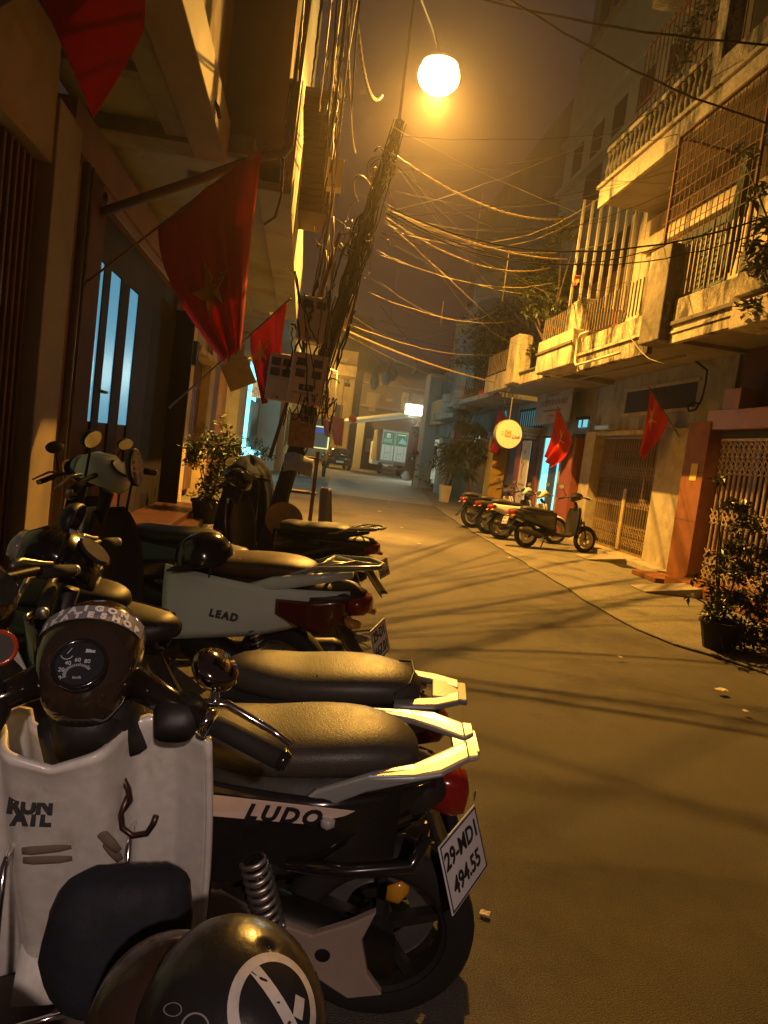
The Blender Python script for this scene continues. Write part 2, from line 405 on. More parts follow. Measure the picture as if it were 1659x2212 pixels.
hpart(A, 'lintel', mat('orange_tile', (0,0,0)), 6.05, XW+.3, 9.55, 9.95, 2.684, 3.0, bevel=.006)
hpart(A, 'transom_panel', BLACKM, 6.33, 6.39, 5.6, 9.5, 2.72, 3.25)
hpart(A, 'interior', BLACKM, 6.78, 6.9, 6.0, 9.95, .1, 2.5)
g = lattice_gate(A, 6.14, 6.25, 9.93, .12, 2.28, 31, [(2.0,2.22),(1.76,1.98),(1.02,1.24),(.42,.64),(.20,.40)], GATEM)
g.location = -A.location
hpart(A, 'gate_channel', BLACKM, 6.1, 6.5, 6.2, 9.98, 2.29, 2.39)
hpart(A, 'gate_post', GATEM, 6.09, 6.115, 8.35, 8.43, .16, 2.25)
hpart(A, 'step', BROWNT, 5.55, 6.9, 6.2, 9.9, .03, .17, bevel=.008)
hpart(A, 'step', BROWNT, 5.45, 6.0, 9.98, 10.75, .03, .10, bevel=.008)
hpart(A, 'notice', mat('yellow_paper', (.55,.42,.12), .8), 5.95, 5.956, 10.18, 10.36, 1.62, 1.88)
# upper floor and balcony of A
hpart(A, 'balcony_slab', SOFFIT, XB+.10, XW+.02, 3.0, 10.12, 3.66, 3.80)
hpart(A, 'balcony_fascia', CREAM, XB, XB+.09, 3.0, 9.22, 3.37, 3.655, bevel=.008)
hpart(A, 'fascia_moulding', mat('dark_moulding', (.10,.085,.06), .85, nz=(4,.4)), XB-.035, XB+.0, 3.0, 9.24, 3.60, 3.66, bevel=.01)
hpart(A, 'fascia_moulding', CREAM, XB-.02, XB+.002, 3.0, 9.23, 3.50, 3.53)
hpart(A, 'balcony_parapet', MOSSY, XB+.0, XB+.14, 7.72, 9.22, 3.664, 3.96, bevel=.01)
hpart(A, 'balcony_block', MOSSY, XB-.10, XB+.3, 5.9, 7.70, 3.664, 4.16, bevel=.015)
hpart(A, 'balcony_block', CREAM, XB-.10, XB+.3, 5.9, 7.70, 3.30, 3.598, bevel=.015)
q = railing(A, XB+.05, 7.75, 9.2, 4.0, 4.72, 13); q.location = -A.location; A.children[-2].location = -A.location
UW = 5.8
hpart(A, 'upper_wall', CREAM, UW, UW+.25, 11.45, 12.9, 3.8, 6.27)
hpart(A, 'upper_wall', CREAM, UW, UW+.25, 3.0, 9.95, 3.8, 6.27)
hpart(A, 'upper_wall', CREAM, UW+.02, UW+.22, 9.95, 11.45, 6.02, 6.27)
hpart(A, 'window_sill_beam', CREAM, UW-.12, UW+.2, 9.7, 12.7, 5.62, 5.86, bevel=.01)
hpart(A, 'window_recess', BLACKM, UW+.24, UW+.5, 9.9, 11.5, 3.8, 6.05)
w = hpart(A, 'transom_window', mat('blue_grey_glass', (.10,.16,.17), .25, nz=(2,.3)), UW+.1, UW+.12, 9.98, 11.42, 5.87, 6.01)
for k in range(4):
    z0 = 5.90; o = hpart(A, 'transom_pane', _mats['blue_grey_glass'], UW+.02, UW+.05, 9.99+.37*k, 10.30+.37*k, 5.88, 6.0)
SHUT = mat('dark_green_shutter', (.018,.035,.028), .6, nz=(4,.4))
for k, (ya, yb, rot) in enumerate(((9.98,10.45,.35),(10.5,10.95,0),(11.0,11.42,-.2))):
    f = hpart(A, 'window_shutter', SHUT, UW-.02, UW+.02, ya, yb, 3.95, 5.58)
    q = MB()
    for j in range(16): q.obox((UW-.03, (ya+yb)/2, 4.1+j*.09), (.012, yb-ya-.1, .05), Matrix.Rotation(.5, 3, 'Y'))
    q.build('shutter_louvres', SHUT, f, kind='stuff')
hpart(A, 'balcony_door', mat('pale_wall_panel', (.42,.36,.27), .8, nz=(2,.2)), UW-.03, UW-.005, 8.7, 9.6, 3.85, 4.75)
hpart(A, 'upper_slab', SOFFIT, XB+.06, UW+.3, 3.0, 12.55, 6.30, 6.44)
hpart(A, 'upper_fascia', CREAM, XB, XB+.055, 3.0, 12.6, 6.23, 6.56, bevel=.008)
hpart(A, 'upper_fascia', CREAM, XB-.05, XB+.05, 3.0, 12.65, 6.564, 6.63, bevel=.008)
hpart(A, 'upper_fascia', MOSSY, XB-.0, XB+.2, 3.0, 9.2, 6.634, 6.95, bevel=.008)
hpart(A, 'roof_terrace_wall', mat('dark_upper_wall', (.10,.085,.065), .9, nz=(1,.3)), UW+.1, UW+.4, 3.0, 12.6, 6.45, 9.8)
hpart(A, 'roof_slab', MOSS2, XB+.5, UW+.6, 3.0, 12.7, 9.8, 9.95)
hpart(A, 'roof_pillar', MOSSY, XB+.02, XB+.25, 9.05, 9.3, 6.95, 7.9)
base = MB(); base.lathe([(.045,0),(.05,.03),(.03,.06),(.05,.2),(.055,.26),(.03,.40),(.028,.48),(.05,.52),(.05,.56)], 8)
bal0 = base.build('baluster', MOSSY, A, smooth=True); bal0.location = Vector((XB+.1, 9.45, 6.634))-A.location
for k in range(1, 20): share(bal0, Vector((XB+.1, 9.45+.165*k, 6.634))-A.location, parent=A)
hpart(A, 'balustrade_rail', MOSSY, XB+.03, XB+.17, 9.3, 12.6, 7.20, 7.28, bevel=.01)

# rusty mesh cage on house A's balcony
cg = thing('mesh_cage', 'rusty wire mesh cage rising over the balcony rail with a dark cloth hung inside', 'cage', (XB-.02, 8.9, 4.7))
b = MB(); X = XB-.02; y0, y1, z0, z1 = 7.75, 9.75, 4.62, 6.30
for y in (y0, y1): b.box(X-.018, X+.018, y-.018, y+.018, z0-.7, z1)
b.box(X-.018, X+.018, y0, y1, z1-.03, z1)
for y in (y0, y1): b.bar((X, y, z1-.02), (XB+.95, y, z1-.10), .03)
o = b.build('cage_frame', RUST, cg); o.location = -cg.location
b = MB()
for k in range(1, 16): y = y0+(y1-y0)*k/16; b.box(X-.005, X+.005, y-.005, y+.005, z0, z1)
for k in range(1, 10): z = z0+(z1-z0)*k/10; b.box(X-.009, X-.003, y0-.15 if k%2 else y0, y1+(.12 if k%3 == 0 else 0), z-.005, z+.005)
o = b.build('cage_mesh', RUST, cg, kind='stuff'); o.location = -cg.location
# hung dark cloth
q = MB(); q.sheet(8, 14, lambda a, b_: (XB+.42+.05*math.sin(9*a+2*b_), 8.52+.34*a*(1-.35*b_)+.25*b_, 5.78-1.5*b_))
tag(q.build('hanging_cloth', mat('dark_green_cloth', (.03,.06,.045), .9, nz=(3,.4)), smooth=True, solid=.012), 'dark green cloth hanging in the balcony window behind the mesh cage', 'cloth')

# big mouldy column standing in front of the balconies
c = MB(); c.box(XB-.14, XB+.25, 9.27, 9.86, 3.42, 4.72); tag(c.build('balcony_pier', MOSS2, bevel=.02), 'black mouldy square pier between the two balconies', 'pier')

# ---- house B : concrete framed gate
B = thing('terraced_house', 'house with concrete framed rusty folding gate, white bar screen and stained balcony', 'house', (XW, 13.4, 0))
FR = mat('washed_concrete', (.40,.35,.25), .8, nz=(4,.3), bump=(60,.35), stain=(3,(.22,.19,.13),.6,1))
hpart(B, 'gate_frame', FR, 6.20, XW+.3, 10.64, 11.95, .10, 2.48, bevel=.008)
hpart(B, 'gate_frame', FR, 6.20, XW+.3, 14.75, 15.3, .10, 2.48, bevel=.008)
hpart(B, 'gate_lintel', FR, 6.22, XW+.3, 11.95, 14.75, 2.40, 2.484, bevel=.008)
hpart(B, 'wall', GREYP, XW-.02, XW+.3, 10.25, 15.35, 2.49, 3.66)
hpart(B, 'transom_window', BLACKM, XW-.03, XW-.018, 11.3, 13.9, 2.86, 3.28)
f = hpart(B, 'transom_frame', FR, XW-.05, XW-.02, 11.2, 14.0, 3.28, 3.34)
hpart(B, 'transom_frame', FR, XW-.05, XW-.02, 11.2, 14.0, 2.79, 2.855)
hpart(B, 'plinth', FR, 5.92, XW+.3, 10.8, 15.4, .026, .12, bevel=.008)
hpart(B, 'interior', BLACKM, 6.7, 6.8, 11.9, 14.8, .1, 2.45)
g = lattice_gate(B, 6.40, 12.0, 14.70, .12, 2.38, 26, [(1.55,1.8),(1.0,1.2),(.45,.65),(.25,.42)], GATEY); g.location = -B.location
hpart(B, 'gate_post', mat('gate_post_paint', (.42,.33,.17), .6, nz=(6,.3)), 6.34, 6.37, 13.22, 13.34, .16, 1.35)
q = MB(); q.lathe([(.10,0),(.10,.5)], 16, Matrix.Translation((6.32,13.75,2.43)) @ Matrix.Rotation(R(90),4,'X'));
hpart(B, 'fluorescent_tube_cover', mat('tin_cover', (.45,.45,.42), .4, .5), 6.08, 6.18, 13.9, 14.6, 2.50, 2.60, bevel=.02)
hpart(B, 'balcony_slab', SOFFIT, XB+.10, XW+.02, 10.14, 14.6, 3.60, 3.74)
hpart(B, 'balcony_fascia', MOSSY, XB+.02, XB+.10, 9.87, 12.5, 3.33, 3.66, bevel=.008)
hpart(B, 'fascia_moulding', CREAM, XB-.015, XB+.018, 9.87, 12.5, 3.60, 3.65, bevel=.006)
hpart(B, 'balcony_parapet', MOSSY, XB+.02, XB+.14, 9.87, 12.5, 3.664, 3.93, bevel=.01)
hpart(B, 'balcony_block', CREAM, XB-.14, XB+.4, 12.52, 14.42, 3.45, 4.10, bevel=.02)
hpart(B, 'fascia_moulding', _mats['dark_moulding'], XB-.17, XB-.143, 12.5, 14.45, 3.82, 3.88, bevel=.01)
hpart(B, 'balcony_pier', MOSSY, XB-.03, XB+.3, 12.55, 13.30, 4.104, 4.66, bevel=.02)
q = railing(B, XB+.05, 9.9, 12.5, 3.97, 4.55, 22); q.location = -B.location; B.children[-2].location = -B.location
q = railing(B, XB+.0, 13.35, 14.6, 4.12, 4.62, 10); q.location = -B.location; B.children[-2].location = -B.location
hpart(B, 'upper_wall', CREAM, UW, UW+.25, 12.92, 13.6, 3.75, 6.6)
hpart(B, 'upper_wall', mat('dim_wall', (.14,.11,.08), .9, nz=(1,.3)), UW+.8, UW+1, 13.6, 15.3, 3.75, 6.6)
hpart(B, 'curtain_panel', mat('red_orange_board', (.22,.08,.035), .8, nz=(2,.3)), UW+.3, UW+.34, 13.62, 14.5, 3.9, 5.0)
SCR = mat('white_screen_bar', (.34,.30,.22), .7, nz=(3,.35), stain=(5,(.25,.15,.08),.62,1))
pb = None
for k in range(7):      # tall white bars running diagonally back from the balcony edge
    t_ = k/6; x = XB+.02+.98*t_; y = 13.35-.15*t_
    if pb is None:
        pb = MB().box(-.022,.022,-.022,.022,0,1.98).build('screen_bar', SCR, B); o = pb
    else: o = share(pb, parent=B)
    o.location = Vector((x, y, 4.66)) - B.location
o = MB().bar((XB-.03,13.38,6.62),(XB+1.1,13.18,6.62),.05,.05).build('screen_rail', RUST, B); o.location = -B.location
o = MB().bar((XB+.0,13.36,4.68),(XB+1.05,13.18,4.68),.04,.03).build('screen_rail', RUST, B); o.location = -B.location
# white down pipe elbowing off B's balcony
cable('pale drain pipe bent down over the stained balcony edge', [(XB-.06,10.6,3.42),(XB-.06,11.6,3.42),(XB-.06,12.35,3.42),(XB-.06,12.44,3.50),(XB-.06,12.45,3.9),(XB-.04,12.4,3.98),(XB+.02,12.2,4.0)], .022, mat('pvc_pipe', (.5,.46,.36), .5), name='drain_pipe', cat='pipe', n=8)

# ---- house C: open cyan doorway and printed boards
CY_ = mat('cyan_lit_interior', (.2,.6,.7), .9, emit=((.16,.66,.78), 1.5))
CYD = mat('cyan_lit_glass', (.1,.3,.35), .4, emit=((.07,.35,.42), .35))
Cc = thing('terraced_house', 'house with an open door glowing cyan between red-brown columns', 'house', (XW, 17.5, 0))
REDC = mat('red_brown_plaster', (.22,.06,.032), .7, nz=(2,.3), bump=(15,.2))
hpart(Cc, 'wall', GREYP, XW, XW+.3, 15.4, 21.3, 2.47, 3.62)
hpart(Cc, 'column', REDC, 6.05, XW+.3, 15.42, 16.15, .03, 2.35, bevel=.008)
hpart(Cc, 'wall_panel', CREAM, 6.3, XW+.3, 16.16, 16.95, .03, 2.46)
hpart(Cc, 'doorway', CY_, XW-.012, XW-.005, 17.1, 18.42, .05, 2.40)
hpart(Cc, 'door_leaf', mat('dark_blue_door', (.05,.07,.08), .5, nz=(3,.2)), XW-.05, XW-.02, 17.30, 17.78, .05, 2.30)
hpart(Cc, 'door_jamb', mat('cyan_painted_jamb', (.35,.55,.55), .6), XW-.02, XW+.05, 17.0, 17.1, .05, 2.40)
hpart(Cc, 'door_jamb', _mats['cyan_painted_jamb'], XW-.02, XW+.05, 18.42, 18.52, .05, 2.40)
hpart(Cc, 'wall_panel', REDC, 6.3, XW+.3, 18.55, 19.3, .03, 2.46)
q = MB(); 
for k, (w_, z) in enumerate(((.0,2.35),(.06,2.44),(.03,2.53),(.09,2.60))): q.box(5.98-w_, XW, 18.9-w_, 19.75+w_, z, z+.075)
o = q.build('column_capital', CREAM, Cc, bevel=.012); o.location = -Cc.location
hpart(Cc, 'column', REDC, 6.02, XW+.3, 19.32, 19.72, .03, 2.35, bevel=.008)
f = hpart(Cc, 'barred_window', CYD, XW-.02, XW-.01, 18.85, 20.9, 2.75, 3.2)
b = MB()
for k in range(11): b.box(XW-.06, XW-.035, 18.85+.2*k, 18.88+.2*k, 2.72, 3.22)
b.box(XW-.07, XW-.03, 18.8, 20.95, 3.2, 3.26); b.box(XW-.07, XW-.03, 18.8, 20.95, 2.68, 2.74); b.build('window_bars', BLACKM, f, kind='stuff')
hpart(Cc, 'vent_window', mat('bright_cyan_pane', (.2,.5,.6), .5, emit=((.2,.75,.95), .8)), XW-.03, XW-.015, 15.75, 16.25, 2.63, 2.80)
hpart(Cc, 'vent_frame', BLACKM, XW-.07, XW-.02, 15.65, 16.35, 2.81, 2.87)
hpart(Cc, 'vent_frame', BLACKM, XW-.06, XW-.032, 15.98, 16.0, 2.63, 2.80)
hpart(Cc, 'balcony_slab', SOFFIT, XB+.2, XW, 14.62, 19.0, 3.50, 3.62)
hpart(Cc, 'balcony_fascia', CREAM, XB+.08, XB+.2, 14.45, 16.2, 3.42, 3.72, bevel=.01)
hpart(Cc, 'fascia_moulding', _mats['dark_moulding'], XB+.04, XB+.077, 14.45, 16.2, 3.66, 3.70, bevel=.006)
hpart(Cc, 'balcony_pier', CREAM, XB-.06, XB+.3, 16.22, 16.95, 3.45, 4.58, bevel=.02)
hpart(Cc, 'balcony_fascia', CREAM, XB+.05, XB+.2, 16.97, 19.3, 3.42, 3.86, bevel=.01)
q = railing(Cc, XB+.1, 17.0, 19.3, 3.9, 4.45, 14, r=.012); q.location = -Cc.location; Cc.children[-2].location = -Cc.location
hpart(Cc, 'upper_wall', mat('brown_dark_upper', (.09,.06,.04), .9, nz=(1,.3)), XB+1.6, XB+1.8, 14.5, 21, 3.62, 6.0)
# hanging board under the balcony
bd = thing('hanging_banner', 'pale hanging banner of faded red printed lines under the balcony', 'banner', (XW-.35, 17.2, 3.3))
o = MB().box(XW-.37, XW-.35, 16.0, 18.5, 2.72, 3.60).build('banner_sheet', mat('faded_banner', (.36,.31,.27), .8, nz=(1.5,.2), stain=(1.4,(.22,.18,.16),.55,1)), bd); o.location = -bd.location
TXR = mat('faded_red_print', (.26,.09,.06), .8)
for s, z, sz in (('PHONG KHAM', 3.42, .10), ('CHUYEN KHOA NOI', 3.22, .21), ('CHUYEN KHOA NHI - TAI MUI HONG', 3.03, .075), ('DT: 04 3976', 2.90, .075)):
    text(s, sz, TXR, bd, Matrix.Translation(-bd.location) @ frame((XW-.375, 17.25, z), (0,-1,0), (0,0,1)), name='banner_print')
# standing printed panel
sb = thing('standing_board', 'tall cream standing board with printed lines leaning beside the cyan doorway', 'sign', (6.0, 18.75, .03))
o = MB().box(-.02,.02,-.34,.34,0,2.25).build('board_panel', mat('cream_board', (.62,.54,.38), .6, nz=(2,.12)), sb, bevel=.01)
DKP = mat('brown_print', (.16,.08,.04), .8)
for k, (s, z, sz) in enumerate((('A', 1.95, .18), ('M A Y', 1.65, .17), ('THOI TRANG', 1.05, .095), ('NHAN MAY', .86, .07), ('AO DAI', .74, .07), ('DT 0912', .40, .09))):
    text(s, sz, DKP, sb, frame((-.023, 0, z), (0,-1,0), (0,0,1)), name='board_print')
q = MB(); q.tube([(-.025,.0,1.2),(-.025,.08,1.35),(-.025,.05,1.55),(-.025,-.06,1.6)], .012, 6); q.build('board_motif', DKP, sb)
# small vertical board right of the door
vb = thing('wall_sign', 'narrow white vertical sign with black characters between door and red column', 'sign', (6.28, 16.1, 1.0))
o = MB().box(-.02,0,-.09,.09,-.45,.55).build('sign_panel', mat('white_sign', (.62,.58,.48), .6), vb)
for k, ch in enumerate('SUAXE'): text(ch, .15, BLACKM, vb, frame((-.023,0,.43-.19*k), (0,-1,0), (0,0,1)))
# dark coat like bundle on the wall
q = MB(); q.loft([(1.55,16.5,6.22,.0+.28,.10,2),(1.9,16.5,6.22,.34,.12,2.4),(2.25,16.52,6.25,.20,.08,2)], 14, 'z')
# ---- house D: yellow pillar, brown shutter
D = thing('terraced_house', 'house with a yellow pillar and an old brown shutter front', 'house', (XW, 22, 0))
hpart(D, 'shutter_front', mat('old_brown_shutter', (.085,.055,.032), .7, nz=(3,.4), bump=(30,.2)), XW+.06, XW+.1, 19.75, 22.0, .03, 2.45)
hpart(D, 'lintel', GREYP, XW-.03, XW+.3, 19.75, 24.5, 2.465, 2.66)
hpart(D, 'wall', mat('arch_wall', (.13,.12,.10), .9, nz=(1.2,.3)), XW+.0, XW+.3, 21.32, 26.9, 2.67, 3.4)
hpart(D, 'pillar', mat('yellow_paint', (.55,.34,.055), .7, nz=(2,.25)), 6.0, XW+.05, 22.05, 22.75, .03, 2.45, bevel=.01)
hpart(D, 'glass_front', mat('dark_green_glass', (.03,.045,.04), .15, nz=(2,.3)), XW+.05, XW+.08, 22.8, 26.5, .03, 2.45)
q = MB(); q.lathe([(.75,0),(.75,.02)], 24, Matrix.Translation((XW-.04,22.6,2.95)) @ Matrix.Rotation(R(90),4,'Y')); 
o = q.build('arched_window', CYD, D); o.location = -D.location; o.scale = (1,.3,.5); o.location = Vector((0, 22.6*(1-.3), 2.95*.5)) - D.location
hpart(D, 'balcony_slab', GREYP, XB+.35, XW, 19.4, 27.0, 3.42, 3.56)
hpart(D, 'upper_wall', _mats['brown_dark_upper'], XB+1.5, XB+1.7, 21, 27, 3.57, 6.6)
for (yy, rr) in ((24.2,.55),(26.4,.5)):      # rounded balcony bowls
    q = MB(); q.lathe([(rr*.8,0),(rr,.12),(rr,.3),(rr*.93,.34),(rr,.38),(rr,.62),(rr*.9,.66)], 20, Matrix.Translation((XB+.75,yy,3.30)))
    o = q.build('rounded_balcony', GREYP, D, smooth=False); o.location = -D.location
q = railing(D, XB+.45, 19.5, 23.5, 3.7, 4.3, 18, BLACKM); q.location = -D.location; D.children[-2].location = -D.location
# ---- house E: green door, grey end column
E_ = thing('terraced_house', 'house with dark green door and grey corner column at the far bend', 'house', (XW, 31, 0))
hpart(E_, 'green_door', mat('green_door_paint', (.02,.06,.035), .5, nz=(2,.4)), XW+.1, XW+.15, 27.0, 30.5, .03, 2.5)
hpart(E_, 'wall', GREYP, XW-.02, XW+.3, 27.0, 36.5, 2.52, 5.6)
hpart(E_, 'pillar', mat('pale_grey_column', (.36,.37,.33), .8, nz=(1,.2)), 6.0, XW+.3, 30.6, 31.3, .03, 2.52)
hpart(E_, 'corner_column', _mats['pale_grey_column'], 5.75, 6.35, 34.2, 35.6, .0, 5.6, bevel=.01)
hpart(E_, 'wall', mat('lit_yellow_wall', (.45,.36,.2), .8, nz=(1,.2)), XB+1.2, XB+1.4, 31, 34, 3.1, 4.2)
hpart(E_, 'balcony_slab', GREYP, XB+.9, XW, 27.1, 31.5, 3.2, 3.5)
hpart(E_, 'niche', BLACKM, XW-.06, XW-.025, 27.6, 29.8, 2.6, 3.15)
# tall pale block rising behind (upper right of the sky gap)
G = thing('apartment_block', 'pale grey-green tower with curved balconies rising behind the trees', 'building', (8, 24, 0))
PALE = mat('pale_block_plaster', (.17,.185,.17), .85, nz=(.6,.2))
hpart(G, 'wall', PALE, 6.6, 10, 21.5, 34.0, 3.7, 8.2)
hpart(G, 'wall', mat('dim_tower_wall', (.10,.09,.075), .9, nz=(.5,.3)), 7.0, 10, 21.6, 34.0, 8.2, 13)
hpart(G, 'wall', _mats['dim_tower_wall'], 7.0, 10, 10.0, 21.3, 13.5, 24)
for k, z in enumerate((5.0, 6.6)):
    q = MB(); q.lathe([(1.5,0),(1.62,.1),(1.62,.75),(1.5,.8)], 24, Matrix.Translation((6.5,24.2-1.5*k,z))); o = q.build('curved_balcony', PALE, G); o.location = -G.location
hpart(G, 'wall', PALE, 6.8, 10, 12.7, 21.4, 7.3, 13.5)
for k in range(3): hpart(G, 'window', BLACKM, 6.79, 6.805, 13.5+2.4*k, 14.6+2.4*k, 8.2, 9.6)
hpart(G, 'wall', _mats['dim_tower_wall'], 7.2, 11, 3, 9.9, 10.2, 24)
_rt = random.Random(12)
for k in range(10):      # dark openings, ledges and grilles of the upper storeys
    y = 10.6+1.05*k; f = hpart(G, 'window', BLACKM, 6.97, 6.99, y, y+.6, 14.0, 15.2); hpart(G, 'window', BLACKM, 6.97, 6.99, y, y+.6, 17.0, 18.3)
hpart(G, 'ledge', _mats['dim_wall'], 6.75, 6.99, 10.2, 21.2, 13.55, 13.75); hpart(G, 'ledge', _mats['dim_wall'], 6.75, 6.99, 10.2, 21.2, 16.4, 16.6)
for z in (8.3, 9.6, 11.0): hpart(G, 'ledge', PALE, 6.55, 6.79, 12.8, 21.2, z, z+.12)
for k in range(6): y = 13.2+1.35*k; hpart(G, 'window', BLACKM, 6.78, 6.795, y, y+.7, 10.0, 10.8)
q = MB()
for k in range(22): y = 9.5+.16*k; q.box(UW-.5, UW-.485, y, y+.015, 7.3, 9.3)
for z in (7.4, 8.2, 9.2): q.box(UW-.505, UW-.48, 9.4, 12.9, z, z+.03)
q.build('terrace_grille', RUST, A, kind='stuff').location = -A.location
for k in range(4): hpart(A, 'terrace_door', BLACKM, UW+.08, UW+.095, 3.6+2.0*k, 4.5+2.0*k, 6.6, 8.9)
for k in range(5): y = 5.5+1.4*k; hpart(A, 'terrace_box', _rt.choice((MOSSY, RUST, _mats['dim_wall'])), XB+.35, XB+.7, y, y+_rt.uniform(.3,.8), 6.64, 7.0+_rt.random()*.6)
# white plastic awning edge with yellow end
cable('long thin awning rail under the balconies ending by the gate', [ax(1240,822,5.2), ax(1330,800,5.1), ax(1480,768,5.0)], .018, WIREL, name='awning_rail', cat='rail', n=6)
# ================================================================== LEFT SIDE OF THE STREET
XL = -2.2
H1 = thing('terraced_house', 'dark house with brown corrugated folding shutter, plaster pillar and tall wooden door glowing pale blue', 'house', (XL, 7, 0))
BEIGE = mat('beige_pillar_plaster', (.36,.28,.19), .75, nz=(1.3,.25), bump=(8,.2))
BEIGE2 = mat('brown_plaster', (.24,.13,.075), .8, nz=(1.5,.3), bump=(8,.2))
OLIVE = mat('olive_soffit_plaster', (.32,.33,.26), .85, nz=(.7,.25), bump=(5,.12), stain=(.8,(.22,.18,.12),.56,1))
SH = mat('brown_shutter_steel', (.16,.075,.045), .45, .2, nz=(4,.3))
H2o = -H1.location
def h1(name, m, *a, **k): return hpart(H1, name, m, *a, **k)
h1('pillar', BEIGE, -2.3, -1.95, 5.47, 5.98, .03, 3.62, bevel=.01)
h1('pillar', BEIGE2, -2.3, -2.06, 5.99, 6.30, .03, 3.62, bevel=.01)
q = MB(); q.tube([(-2.02,6.36,.05),(-2.02,6.36,3.5)], .035, 10); q.tube([(-2.0,6.46,.05),(-2.0,6.46,3.5)], .016, 8); o = q.build('wall_conduit', mat('old_pipe', (.16,.12,.10), .6, nz=(5,.3)), H1, smooth=True); o.location = H2o
h1('shutter_lintel', BEIGE, -2.3, -1.97, 2.0, 5.465, 3.16, 4.0, bevel=.01)
h1('wall', BEIGE2, -2.5, -2.22, 6.31, 7.35, .03, 3.62)
h1('wall_band', BEIGE2, -2.5, -2.12, 6.31, 12.3, 3.625, 3.99)
# corrugated folding shutter slats
proto = None
for k in range(12):
    y = 4.84 + k*.052
    if proto is None: proto = MB().box(-.02,.02,-.020,.020,0,3.1).build('shutter_slat', SH, H1, bevel=.012); o = proto
    else: o = share(proto, parent=H1)
    o.location = Vector((-2.10+(.03 if k%2 else 0), y, .05)) - H1.location
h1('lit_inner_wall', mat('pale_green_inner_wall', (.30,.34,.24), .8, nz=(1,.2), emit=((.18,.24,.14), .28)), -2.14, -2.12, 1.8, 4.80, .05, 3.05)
h1('shutter_gap', BLACKM, -2.28, -2.24, 3.55, 5.46, .05, 3.15)
q = MB(); q.lathe([(.05,0),(.055,.02),(.02,.035)], 14, Matrix.Translation((-2.05,4.62,1.62)) @ Matrix.Rotation(R(90),4,'Y')); o = q.build('lock', mat('lock_metal', (.5,.45,.38), .4, .6), H1); o.location = H2o
# wooden door: jambs, mullions, glowing panes, solid lower panels
DX = -2.2
BLUEP = mat('pale_blue_lit_pane', (.1,.3,.4), .3, emit=((.040,.155,.235), 1.7))
def yz(u, v, X=DX): p = ax(u, v, X); return p.y, p.z
ys0 = (yz(172,908)[0]+yz(217,552)[0])/2-.01
h1('door_jamb', REDW, DX-.12, DX+.05, 6.95, ys0, .15, 3.60, bevel=.008)
h1('door_lintel', mat('lintel_wood', (.20,.10,.05), .55, nz=(3,.3)), DX-.1, DX+.05, 7.3, 12.3, 3.50, 3.62, bevel=.008)
h1('transom_panel', DARKW, DX-.10, DX-.04, 7.5, 12.0, 3.02, 3.498)
pan = [((217,552),(240,580),(172,908),(188,908)), ((250,588),(272,612),(208,911),(229,912)), ((291,618),(308,642),(250,914),(270,915))]
ys = []
for tl, tr, bl, br in pan:
    ya, _ = yz(*bl); yb, _ = yz(*br); zt = 2.98; zb = 1.40; ys.append((ya, yb))
    ya2, _ = yz(*tl); yb2, _ = yz(*tr); ya = (ya+ya2)/2; yb = (yb+yb2)/2; ys[-1] = (ya, yb)
for k, (ya, yb) in enumerate(ys):
    h1('lit_pane', BLUEP, DX-.030, DX-.022, ya, yb, 1.38, 3.00)
edges = [ys0] + [c for ab in ys for c in ab] + [12.0]
for k in range(0, len(edges)-1, 2):
    if edges[k+1]-edges[k] > .01:
        h1('door_stile', DARKW if k else REDW, DX-.08, DX-.01, edges[k]+.003, edges[k+1]-.003 if k < 6 else 10.2, .20, 3.018, bevel=.006)
for k, (ya, yb) in enumerate(ys): h1('door_panel', REDW, DX-.07, DX-.035, ya, yb, .2, 1.375, bevel=.006)
h1('door_leaf', mat('black_stained_door', (.014,.010,.008), .8, spec=.15), DX-.07, DX-.02, 10.25, 12.0, .2, 3.018)
h1('open_door_leaf', _mats['black_stained_door'], DX-.02, DX+.28, 11.9, 11.97, .2, 3.30)
o = MB().box(DX-.02, DX+.02, ys[1][0]-.03, ys[1][0]+.16, 1.70, 1.73).build('door_handle', BLACKM, H1); o.location = H2o
h1('inner_picture', mat('dim_blue_shape', (.02,.06,.09), .6), DX-.069, DX-.0665, ys[1][0]+.02, ys[1][1], 1.75, 2.2)
h1('step', mat('red_tile_step', (.05,.015,.010), .45, nz=(3,.3)), DX-.1, -1.55, 7.4, 12.3, .034, .20, bevel=.01)
h1('step', _mats['red_tile_step'], -1.9, -1.35, 8.6, 11.2, .034, .12, bevel=.01)
# near balcony: soffit, coffers, beams
h1('balcony_soffit', mat('greenish_soffit', (.40,.44,.30), .8, nz=(.8,.2)), -2.3, -1.30, 1.5, 6.95, 4.12, 4.3)
h1('balcony_beam', BEIGE, -1.32, -1.02, 1.2, 7.2, 3.98, 4.36, bevel=.01)
h1('balcony_beam', OLIVE, -2.3, -1.325, 6.86, 7.2, 3.98, 4.30, bevel=.01)
for k in range(5): h1('coffer_rib', OLIVE, -2.3, -1.325, 3.2+.66*k, 3.34+.66*k, 4.05, 4.118, bevel=.006)
h1('coffer_rib', OLIVE, -1.53, -1.33, 1.5, 6.85, 4.02, 4.117, bevel=.006)
h1('upper_wall', BEIGE2, -1.34, -1.1, 1.2, 7.19, 4.365, 7.5)
o = MB().tube([(-1.03,6.2,4.10),(-1.0,6.2,4.06),(-.99,6.3,4.02)], .018, 6).build('wall_bolt', RUST, H1); o.location = H2o
